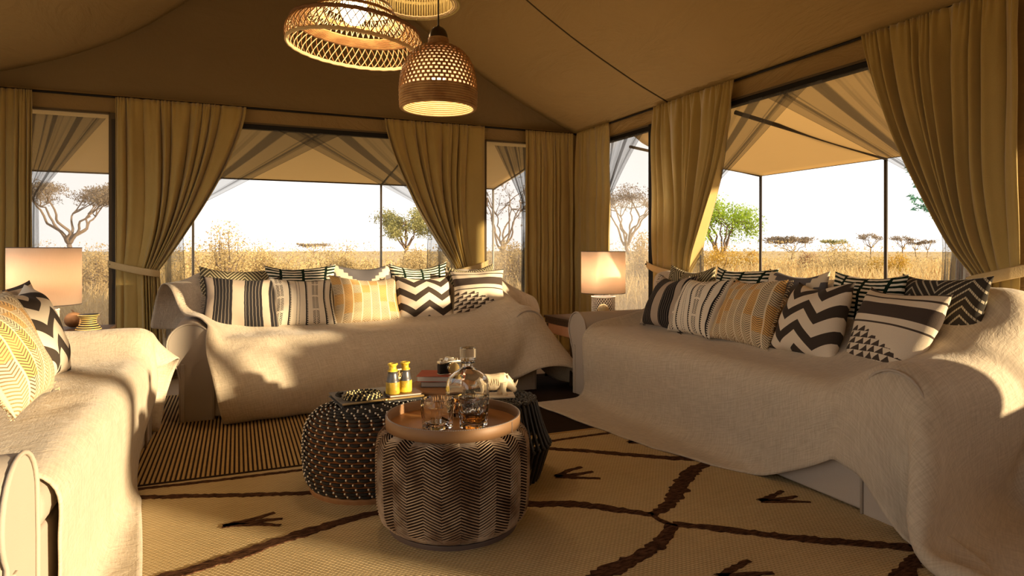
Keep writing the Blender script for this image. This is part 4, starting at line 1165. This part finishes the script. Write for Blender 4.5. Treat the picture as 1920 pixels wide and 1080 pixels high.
# ---- rhino
M_ivory = material('ivory_resin', rough=.45, fn=lambda: (mix(noise(14, 4), (.62, .47, .28), (.86, .76, .58)), noise(45, 4)), bump=(.35, .002), spec=.4)
rpos = at3(928, 2.80, .358)
rr = -YAW+R(6)
base = empty('rhino_figurine', rpos, rr, label='ivory coloured rhinoceros figurine on its base plate, head to the right', cat='figurine')
m = MB(); m.box((-.085, -.045, 0), (.085, .045, .010)); m.build('base_plate', M_ivory, base, bevel=.003)
bm_ = MB()
def ell(c, ry, rz_, k=18, tilt=0):
    a = np.arange(k)*2*math.pi/k
    yy = ry*np.cos(a); zz = rz_*np.sin(a)
    return np.stack([c[0]-zz*math.sin(tilt), c[1]+yy, c[2]+zz*math.cos(tilt)], -1)
sec = [((-.074, 0, .072), .006, .008, 0), ((-.071, 0, .070), .019, .021, 0), ((-.062, 0, .067), .027, .030, 0), ((-.045, 0, .066), .031, .034, 0), ((-.022, 0, .063), .034, .035, 0), ((0, 0, .064), .035, .036, 0), ((.020, 0, .068), .032, .036, 0), ((.036, 0, .071), .028, .034, .15),
       ((.048, 0, .067), .023, .029, .4), ((.058, 0, .060), .019, .024, .6), ((.066, 0, .052), .017, .021, .7), ((.074, 0, .043), .0145, .017, .8), ((.082, 0, .033), .0125, .0135, .8), ((.088, 0, .025), .011, .011, .8), ((.091, 0, .021), .006, .006, .8)]
P = np.array([ell(c, a, b, tilt=-tl) for c, a, b, tl in sec]); bm_.grid(P, closev=True)
bm_.f.append(tuple(range(17, -1, -1))); bm_.f.append(tuple((len(sec)-1)*18+j for j in range(18)))
for (x, y, z, dx) in ((-.052, .018, .055, .006), (-.050, -.018, .055, -.008), (.027, .017, .055, -.006), (.033, -.017, .055, .010)):
    bm_.tube([(x, y, z+.012), (x, y, z-.008), (x+dx*.3, y, .030), (x+dx*.7, y, .019), (x+dx, y, .012), (x+dx+.001, y, .008)], [.020, .017, .012, .010, .0115, .012], 10)
bm_.tube([(-.072, 0, .082), (-.079, 0, .07), (-.081, 0, .052), (-.080, 0, .044)], [.004, .003, .0022, .003], 6)
for s in (1, -1):
    bm_.tube([(.055, s*.014, .079), (.055, s*.018, .090), (.056, s*.018, .097)], [.005, .0065, .002], 7)
    bm_.ball((.070, s*.0135, .052), .0026, 6, 5)
bm_.tube([(.081, 0, .040), (.089, 0, .050), (.097, 0, .063), (.1015, 0, .074)], [.0085, .006, .0036, .0008], 8)
bm_.tube([(.073, 0, .055), (.077, 0, .064), (.080, 0, .075)], [.0065, .0042, .0008], 8)
o = bm_.build('body', M_ivory, base, smooth=True)
rm = o.modifiers.new('remesh', 'REMESH'); rm.mode = 'VOXEL'; rm.voxel_size = .0017; rm.use_smooth_shade = True
sm = o.modifiers.new('smooth', 'SMOOTH'); sm.iterations = 3; sm.factor = .5
m = MB()
for k in range(6):      # the folds of the flank
    x = -.028+k*.0085; a = np.linspace(.15, .95, 7); m.tube(np.stack([x+.002*np.sin(a*5+k), -.0355*np.cos(a-.55), .063+.034*np.sin(a*1.2-.45)], -1), .0012, 5)
m.build('skin_fold', M_ivory, base, smooth=True)

# ---- album, necklace, little board and field glasses on the rope stool
A, B, C_ = px(641, 764, Z=.352), px(795, 746, Z=.352), px(622, 741, Z=.352)
ux = (B-A); W = ux.length; an = math.atan2(ux.y, ux.x); Dp = abs((C_-A).dot(Vector((-math.sin(an), math.cos(an), 0))))
M_album = material('slate_album_cover', rough=.45, fn=lambda: (mix(noise(9, 4), (.055, .055, .06), (.13, .125, .125)), noise(60, 3)), bump=(.2, .001), spec=.5)
M_darkpage = material('dark_pages', (.02, .018, .016), .6)
t = empty('album', A+Vector((0, 0, -.0045)), an, label='slate grey album with bamboo spine lying on the beaded rope stool', cat='book')
m = MB(); m.box((0, 0, 0), (W, Dp, .003)); m.box((0, 0, .015), (W, Dp, .018)); m.build('cover', M_album, t, bevel=.001)
m = MB(); m.box((.008, .006, .003), (W-.006, Dp-.006, .015)); m.build('pages', M_darkpage, t)
M_bamboo = material('dark_bamboo', rough=.35, fn=lambda: (mix(noise(1, 3, vec(coords('Object')[0]*20, coords('Object')[1]*90)), (.10, .06, .02), (.40, .27, .10)), None), spec=.5)
m = MB(); m.tube([(0.002, -.004, .016), (W*.5, -.004, .016), (W-.002, -.004, .016)], .0045, 8); sp = m.build('bamboo_spine', M_bamboo, t, smooth=True)
m = MB(); m.tube([(W*.47, -.004, .016), (W*.55, -.004, .016)], .0065, 8); m.build('binding', M_brass, sp, smooth=True)
ztop = A.z-.0045+.018
nk = px(680, 741, Z=ztop+.01)
t = empty('bead_necklace', Vector((nk.x, nk.y, ztop)), an, label='coiled black and gold bead necklace lying on the album', cat='necklace')
M_goldbead = material('gold_bead', (.72, .58, .28), .4); M_blackbead = material('black_bead', (.015, .013, .012), .3)
mg, mk = MB(), MB(); rng = np.random.RandomState(9)
for j, (r, z) in enumerate(((.082, .005), (.070, .006), (.057, .006), (.044, .006), (.076, .014), (.063, .015), (.050, .014), (.069, .021))):
    n = int(2*math.pi*r/.0075)
    for k in range(n):
        a = k*2*math.pi/n+j; q = (r+rng.uniform(-.002, .002)); p = (q*math.cos(a), q*.80*math.sin(a), z+rng.uniform(-.001, .001))
        (mg if (k+j) % 3 == 0 else mk).ball(p, .0042, 6, 5)
mg.build('gold_bead', M_goldbead, t, smooth=True, kind='stuff'); mk.build('black_bead', M_blackbead, t, smooth=True, kind='stuff')
m = MB(); m.tube([(-.085, .03, .008), (-.098, .045, .014), (-.088, .058, .016), (-.07, .05, .018)], [.006, .009, .009, .005], 7); m.build('tassel_knot', M_leatherette, t, smooth=True)
bb = px(748, 741, Z=ztop)
M_browncover = material('brown_leather_cover', rough=.4, fn=lambda: (mix(noise(14, 4), (.075, .03, .012), (.16, .07, .03)), noise(80, 3)), bump=(.15, .001), spec=.5)
b2 = book(Vector((bb.x+.02, bb.y+.01, ztop+.0006)), an-.06, .145, .105, .012, M_browncover, 'small brown leather notebook under the yellow field glasses', group='books on the rope stool')
M_yellow = material('worn_yellow_paint', rough=.45, fn=lambda: (mix(sstep(noise(16, 4, rough=.7), .42, .62), (.34, .22, .02), (.78, .56, .05)), noise(50, 3)), bump=(.1, .001), spec=.5)
M_gunmetal = material('worn_gunmetal', rough=.38, fn=lambda: (mix(noise(12, 4), (.05, .05, .055), (.17, .165, .17)), noise(60, 3)), bump=(.1, .001), metal=.6)
fz = ztop+.013
t = empty('field_glasses', (bb.x, bb.y, fz), -YAW+R(42), label='upright vintage yellow and grey field glasses on the little notebook', cat='binoculars')
for sx in (-1, 1):
    x = sx*.031
    m = MB(); m.lathe([(0, 0), (.029, 0), (.030, .003), (.030, .046), (.029, .050), (.026, .052)], 28, (x, 0, 0)); b = m.build('barrel', M_yellow, t, smooth=True)
    m = MB(); m.lathe([(.0285, .050), (.0285, .054), (.026, .058), (.0215, .085), (.0205, .094), (.0225, .096)], 28, (x, 0, 0)); m.build('sleeve', M_gunmetal, b, smooth=True)
    m = MB(); m.lathe([(.0222, .095), (.0222, .101), (.016, .103), (.0155, .118), (.018, .121), (.0215, .124), (.0215, .129), (.014, .130), (.012, .126)], 28, (x, 0, 0)); m.build('eyepiece', M_yellow, b, smooth=True)
for z in (.060, .096):
    m = MB(); m.box((-.014, -.006, z), (.014, .006, z+.006)); m.build('bridge', M_brass, t, bevel=.001)
m = MB(); m.lathe([(0, .055), (.005, .055), (.005, .098), (0, .098)], 12); m.lathe([(0, .074), (.009, .074), (.009, .084), (0, .084)], 16); m.build('focus_wheel', M_brass, t, smooth=False)
# ------------------------------------------------------------------ side tables and table lamps
M_darkwood = material('dark_wood', rough=.5, fn=lambda: (mix(noise(1, 4, vec(coords('Object')[0]*5, coords('Object')[1]*50, coords('Object')[2]*5)), (.045, .026, .014), (.10, .055, .028)), noise(40, 3)), bump=(.1, .001))
M_inlay = material('bone_inlay', (.72, .58, .36), .5)
M_pink = material('terracotta_leather', rough=.6, fn=lambda: (mix(noise(12, 3), (.58, .30, .17), (.70, .40, .25)), None))
def side_table(c, w, d, h, label):
    t = empty('side_table', (c[0], c[1], 0), label=label, cat='side table', group='side tables in the corners')
    m = MB(); m.box((-w/2, -d/2, h-.018), (w/2, d/2, h)); m.build('top', M_darkwood, t, bevel=.003)
    m = MB(); m.box((-w/2+.01, -d/2+.01, h-.055), (w/2-.01, d/2-.01, h-.018)); ap = m.build('apron', M_darkwood, t, bevel=.002)
    me = MB(); me.prism([(-.012, -.012), (.002, -.012), (.014, .012), (0, .012)], 0, .002, 1)
    im = me.mesh('inlay'); im.materials.append(M_inlay)
    for i in range(int(w/.04)-1):
        o = link('inlay', im, None, ap); o.location = (-w/2+.03+i*.04, -d/2+.0085, h-.037)
    for i in range(int(d/.04)-1):
        o = link('inlay', im, None, ap); o.location = (-w/2+.0115, d/2-.03-i*.04, h-.037); o.rotation_euler.z = R(-90)
    m = MB(); m.box((-w/2+.018, -d/2+.018, h-.135), (w/2-.018, d/2-.018, h-.055)); m.build('leather_box', M_pink, t, bevel=.008)
    for sx in (-1, 1):
        for sy in (-1, 1):
            m = MB(); x, y = sx*(w/2-.035), sy*(d/2-.035)
            m.tube([(x+sx*.02, y+sy*.02, 0), (x-sx*.012, y-sy*.012, h*.45), (x, y, h-.06)], [.014, .018, .024], 10); m.build('leg', M_darkwood, t, smooth=True)
    return t
TR = side_table((2.53, 4.33), .62, .44, .485, 'dark side table with bone inlay in the corner between the sofas')
TL = side_table((-.98, 4.21), .62, .56, .55, 'dark side table behind the left sofa under the wide lamp')
M_shade = material('cream_lamp_shade', (.86, .74, .62), .85, fn=lambda: (mix(noise(1, 2, vec(coords('Object')[0]*300, coords('Object')[1]*300, coords('Object')[2]*30)), (.80, .68, .56), (.90, .79, .68)), None), transl=(.5, (.95, .78, .60)), spec=.1)
M_wicker_white = material('white_lattice', (.80, .74, .64), .6)
M_wicker_dark = material('lamp_base_ground', (.10, .085, .07), .8)
M_bulb = material('lamp_bulb', (1, .9, .75), .5, emit=(1., .80, .58), emit_s=8)
def table_lamp(pos, r, z0, z1, rb, label, watt):
    t = empty('table_lamp', pos, label=label, cat='lamp', group='table lamps on the side tables')
    b = z0-pos[2]; e = z1-pos[2]
    m = MB(); m.lathe([(0, 0), (rb*.95, 0), (rb, .006), (rb, b-.03), (rb*.95, b-.022), (0, b-.02)], 32); m.build('base', M_wicker_dark, t, smooth=False)
    m = MB(); n = 26; hh = b-.036
    for sg in (1, -1):
        for k in range(n):
            s = np.linspace(0, 1, 9); a = k*2*math.pi/n+sg*s*hh/rb*.75
            m.tube(np.stack([(rb+.001)*np.cos(a), (rb+.001)*np.sin(a), .004+s*hh], -1), .0036 if sg > 0 else .0030, 4)
    m.build('lattice', M_wicker_white, t, kind='stuff')
    for z in (.004, b-.030):
        m = MB(); m.tube([((rb+.002)*math.cos(a), (rb+.002)*math.sin(a), z) for a in np.linspace(0, 2*math.pi, 40, endpoint=False)], .005, 6, closed=True); m.build('ring', M_wicker_white, t, smooth=True)
    m = MB(); m.lathe([(.010, b-.022), (.010, b+.05)], 12); m.build('stem', M_chrome, t, smooth=True)
    m = MB(); m.lathe([(r, b), (r, e)], 64); s = m.build('shade', M_shade, t, smooth=True)
    so = s.modifiers.new('thick', 'SOLIDIFY'); so.thickness = .002; so.offset = 0
    for z in (b, e):
        m = MB(); m.tube([((r+.001)*math.cos(a), (r+.001)*math.sin(a), z) for a in np.linspace(0, 2*math.pi, 64, endpoint=False)], .0022, 5, closed=True); m.build('shade_ring', M_plinth, s, smooth=True)
    m = MB()
    for k in range(3):
        a = k*2.094; m.tube([(0, 0, b+.05), (r*math.cos(a), r*math.sin(a), b+.03)], .002, 4)
    m.build('spider', M_plinth, t)
    m = MB(); m.ball((0, 0, b+.10), .035, 14, 10, (1, 1, 1.25)); m.build('bulb', M_bulb, t, smooth=True)
    l = bpy.data.lights.new('lamp_light', 'POINT'); l.energy = watt; l.color = (1., .80, .60); l.shadow_soft_size = .07
    lo = bpy.data.objects.new('lamp_light', l); COL.objects.link(lo); lo.parent = t; lo.location = (0, 0, b+.155); return t
p = px(1131, 468, d=5.0); table_lamp((p.x, p.y, .486), .170, .663, .985, .088, 'lit cream drum lamp on the corner table between the sofas', 10)
p = px(84, 468, d=3.5); table_lamp((p.x, p.y, .551), .168, .700, 1.010, .062, 'wide cream drum lamp behind the cushions of the left sofa', 5)
# the pale knobbly ball before the corner lamp
M_sponge = material('pale_sponge', rough=.95, fn=lambda: (mix(noise(22, 5, rough=.75), (.46, .32, .14), (.80, .64, .38)), noise(26, 5, rough=.75)), bump=(1., .01), spec=.1)
p = px(1131, 468, d=4.84); m = MB(); m.ball((0, 0, .052), .046, 20, 16, (1, .9, 1.12)); o = m.build('coral_ball', M_sponge, None, smooth=True); o.location = (p.x, p.y, .4865)
tag(o, 'pale knobbly coral ball in front of the corner lamp base', 'ornament')
# turned stand and gourd on the left table
M_band_gold = material('gold_band', rough=.4, fn=lambda: (mix(noise(20, 3), (.50, .32, .08), (.72, .50, .18)), None), spec=.5)
p = px(166, 468, d=3.58); t = empty('turned_stand', (p.x, p.y, .5515), label='small turned black and gold ringed stand on the left side table', cat='ornament')
prof = [(0, .088), (.046, .088), (.050, .083), (.047, .076), (.040, .070), (.036, .060), (.034, .050), (.035, .042), (.040, .032), (.048, .022), (.056, .013), (.060, .006), (.060, 0), (0, 0)]
m = MB(); m.lathe(prof, 36); m.build('body', M_leatherette, t, smooth=True)
for (r, z) in ((.050, .083), (.043, .073), (.0385, .063), (.037, .052), (.0385, .041), (.045, .029), (.054, .017), (.0605, .006)):
    m = MB(); m.tube([(r*math.cos(a), r*math.sin(a), z) for a in np.linspace(0, 2*math.pi, 40, endpoint=False)], .0030, 6, closed=True); m.build('band', M_band_gold, t, smooth=True)
M_gourd = material('brown_gourd', rough=.7, fn=lambda: (mix(noise(1, 4, vec(coords('Object')[0]*30, coords('Object')[1]*30, coords('Object')[2]*8)), (.13, .06, .025), (.30, .16, .07)), noise(60, 3)), bump=(.4, .003))
p = px(138, 468, d=3.68); t = empty('gourd', (p.x, p.y, .5515), label='round brown gourd beside the turned stand', cat='ornament')
m = MB(); m.ball((0, 0, .045), .046, 20, 14, (1, 1, .97)); m.build('body', M_gourd, t, smooth=True)
m = MB(); m.tube([(0, 0, .088), (-.004, 0, .098), (-.012, 0, .104)], [.006, .004, .003], 6); m.build('stem', M_darkwood, t, smooth=True)

# ------------------------------------------------------------------ woven pendants
M_rattan = material('rattan', rough=.55, fn=lambda: (mix(sstep(noise(14, 4), .35, .65), (.34, .17, .06), (.56, .33, .13)), noise(150, 2)), bump=(.2, .001), spec=.35, transl=(.12, (.8, .5, .2)))
M_rattan_pale = material('pale_rattan', rough=.5, fn=lambda: (mix(noise(14, 3), (.66, .48, .24), (.82, .66, .40)), noise(150, 2)), bump=(.2, .001), spec=.35)
M_rattan_brown = material('brown_rattan', rough=.6, fn=lambda: (mix(noise(14, 3), (.13, .065, .030), (.26, .14, .07)), noise(150, 2)), bump=(.2, .001), spec=.3)
M_rattan_green = material('straw_rattan', rough=.6, fn=lambda: (mix(noise(10, 3), (.42, .32, .12), (.60, .48, .20)), noise(150, 2)), bump=(.2, .001), spec=.3)
M_cord = material('black_cord', (.012, .011, .010), .6)
M_socket = material('bronze_socket', (.10, .075, .04), .35, metal=.8)
M_pbulb = material('pendant_bulb', (1, .9, .75), .4, emit=(1., .80, .52), emit_s=9)
def pendant(name, pos, label, watt, zb, rb=.035):
    t = empty(name, pos, label=label, cat='pendant lamp', group='woven pendant lamps')
    top = gab_z(pos[0])-pos[2]-.02
    m = MB(); m.tube([(0, 0, zb+.10), (0, 0, top)], .0035, 6); m.build('cord', M_cord, t, smooth=True)
    m = MB(); m.lathe([(0, top), (.045, top), (.045, top-.012), (.03, top-.022), (0, top-.022)], 24); m.build('ceiling_rose', M_socket, t)
    m = MB(); m.ball((0, 0, zb), rb, 14, 10, (1, 1, 1.2)); m.build('bulb', M_pbulb, t, smooth=True)
    l = bpy.data.lights.new('pendant_light', 'POINT'); l.energy = watt; l.color = (1., .70, .40); l.shadow_soft_size = .04
    lo = bpy.data.objects.new('pendant_light', l); COL.objects.link(lo); lo.parent = t; lo.location = (0, 0, zb-rb*1.3-.03); return t
def ringp(r, z, n=72, wob=0, wn=0): 
    a = np.linspace(0, 2*math.pi, n, endpoint=False); return np.stack([r*np.cos(a), r*np.sin(a), z+wob*np.sin(wn*a)], -1)
# dome with brick woven holes
q = px(822, 205, d=2.9); z0 = q.z
t = pendant('dome_pendant', (q.x, q.y, z0), 'dome shaped brown woven pendant lamp with small holes, hanging in front', 1.6, .16)
dome = [(.168, 0), (.170, .03), (.171, .075), (.170, .10), (.165, .145), (.154, .19), (.135, .228), (.108, .258), (.075, .278), (.046, .288)]
f, S = prof_at(dome); m = MB(); v = MB(); s0 = .085
for k in range(8):
    r, z = f(.006+k*.0105); m.tube(ringp(float(r)+.001*(k % 2), float(z)), .0062, 6, closed=True)
bandm = m.build('woven_band', M_rattan, t, smooth=True)
nrow = 15; rowh = (S-s0)/nrow; n0 = 46
for i in range(nrow+1):
    r, z = f(s0+i*rowh); r = float(r); z = float(z)
    v.tube(ringp(r+.001, z, 92, .0012, 46), .0042, 5, closed=True)
    if i < nrow:
        n = n0 if i < 9 else (34 if i < 12 else 22)
        for k in range(n):
            a = (k+.5*(i % 2))*2*math.pi/n; ss = np.array([s0+i*rowh, s0+(i+.5)*rowh, s0+(i+1)*rowh]); rr, zz = f(ss)
            v.tube(np.stack([(rr+np.array([0, .0028, 0]))*np.cos(a), (rr+np.array([0, .0028, 0]))*np.sin(a), zz], -1), .0052, 5, cap=False)
v.build('woven_dome', M_rattan, t, smooth=True, kind='stuff')
m = MB(); m.lathe([(r-.012, z) for r, z in dome[3:]], 48); m.build('inner_shade', M_shade, t, smooth=True)
m = MB()
for k in range(9): m.tube(ringp(.160, .004+.0095*k, 72, .0016, 36), .0048, 5, closed=True)
m.build('lining', M_rattan_pale, t, smooth=True)
m = MB()
for k in range(5): m.tube(ringp(.044-.0005*k, .288+.007*k, 32), .0050, 6, closed=True)
m.build('collar', M_rattan, t, smooth=True)
m = MB(); m.lathe([(.043, .320), (.042, .334), (.036, .352), (.024, .366), (.010, .373), (.005, .380), (0, .380)], 28); m.build('cap', M_socket, t, smooth=True)
# wide flying saucer lattice, hung askew
q = px(664, 97, d=3.3); z0 = q.z
t = pendant('saucer_pendant', (q.x, q.y, z0), 'wide flat woven lattice pendant lamp hanging askew at left', 7, .22, .07)
sh = empty('tilt'); bpy.data.objects.remove(sh)
tilt = Matrix.Rotation(R(-4.5), 4, Vector((_f[0], _f[1], 0))) if False else Matrix.Rotation(R(5.0), 4, Vector((_f[0], _f[1], 0)))
def tb(mb, name, mat, parent=t, **k):
    for i in range(len(mb.v)):
        mb.v[i] = np.array([tuple(tilt @ Vector(p)) for p in mb.v[i]])
    return mb.build(name, mat, parent, smooth=True, **k)
Rb, Rm, Rt, H = .335, .350, .318, .115
m = MB()
for k in range(2): m.tube(ringp(Rb, .004+.008*k, 90, .0015, 60), .0058, 6, closed=True)
tb(m, 'lower_rim', M_rattan_pale)
m = MB()
for k in range(3): m.tube(ringp(Rt+.004*k-.002, H+.003*k, 90, .0015, 60), .0058, 6, closed=True)
tb(m, 'upper_rim', M_rattan_brown)
nb = 58
for sg in (1, -1):
    m = MB()
    for k in range(nb):
        s = np.linspace(0, 1, 6); a = (k/nb)*2*math.pi+sg*s*.17; r = Rb*(1-s)+Rt*s+.018*np.sin(math.pi*s)+.0015*sg
        m.tube(np.stack([r*np.cos(a), r*np.sin(a), .012+s*(H-.012)], -1), .0031, 4, cap=False)
    tb(m, 'side_lattice' if sg > 0 else 'inner_lattice', M_rattan if sg > 0 else M_rattan_pale, kind='stuff')  # inner strands paler: lamplight on the inside is put into their colour
m = MB()
for k in range(8): m.tube(ringp(Rt-.010-.0085*k, H+.002+.004*k, 80, .0012, 50), .0050, 5, closed=True)
tb(m, 'flat_band', M_rattan)
m = MB(); r1, zc1 = Rt-.078, H+.034; r2, zc2 = .055, .44; ns = 50
for sg in (1, -1):
    for k in range(ns):
        s = np.linspace(0, 1, 7); a = (k/ns)*2*math.pi+sg*s*.5; r = r1+(r2-r1)*s**.85; m.tube(np.stack([r*np.cos(a), r*np.sin(a), zc1+(zc2-zc1)*s], -1), .0026, 4, cap=False)
tb(m, 'cone_lattice', M_rattan_pale, kind='stuff')
for (s, mat) in ((.12, M_rattan), (.28, M_rattan_pale), (.5, M_rattan)):
    m = MB()
    for dk in (0, .02, .04): m.tube(ringp(r1+(r2-r1)*(s+dk)**.85+.003, zc1+(zc2-zc1)*(s+dk), 70), .0040, 5, closed=True)
    tb(m, 'cone_ring', mat)
m = MB(); m.lathe([(.057, .44), (.055, .46), (.03, .48), (0, .484)], 24); tb(m, 'cap', M_socket)
# straw drum behind
q = px(782, 9, d=3.9); z0 = q.z
t = pendant('drum_pendant', (q.x, q.y, z0), 'straw coloured woven drum pendant cut by the top edge, behind the others', 2, .18)
m = MB()
for k in range(96):
    a = k*2*math.pi/96; m.tube([((.252+.002*(k % 2))*math.cos(a), (.252+.002*(k % 2))*math.sin(a), z) for z in (0, .12, .26)], .0062, 5)
m.build('drum_wall', M_rattan_green, t, smooth=True, kind='stuff')
m = MB()
for z in (.002, .10, .11, .18, .258): m.tube(ringp(.256, z, 72), .0062, 5, closed=True)
m.build('hoop', M_rattan_green, t, smooth=True)
m = MB()
for r in (.242, .232, .218): m.tube(ringp(r, .006, 72, .002, 40), .0048, 5, closed=True)
m.build('inner_rim', M_rattan_pale, t, smooth=True)
m = MB()
for k in range(6): 
    a = k*math.pi/6; m.tube([(.25*math.cos(a), .25*math.sin(a), .26), (-.25*math.cos(a), -.25*math.sin(a), .26)], .004, 5)
m.build('top_spoke', M_rattan_green, t)
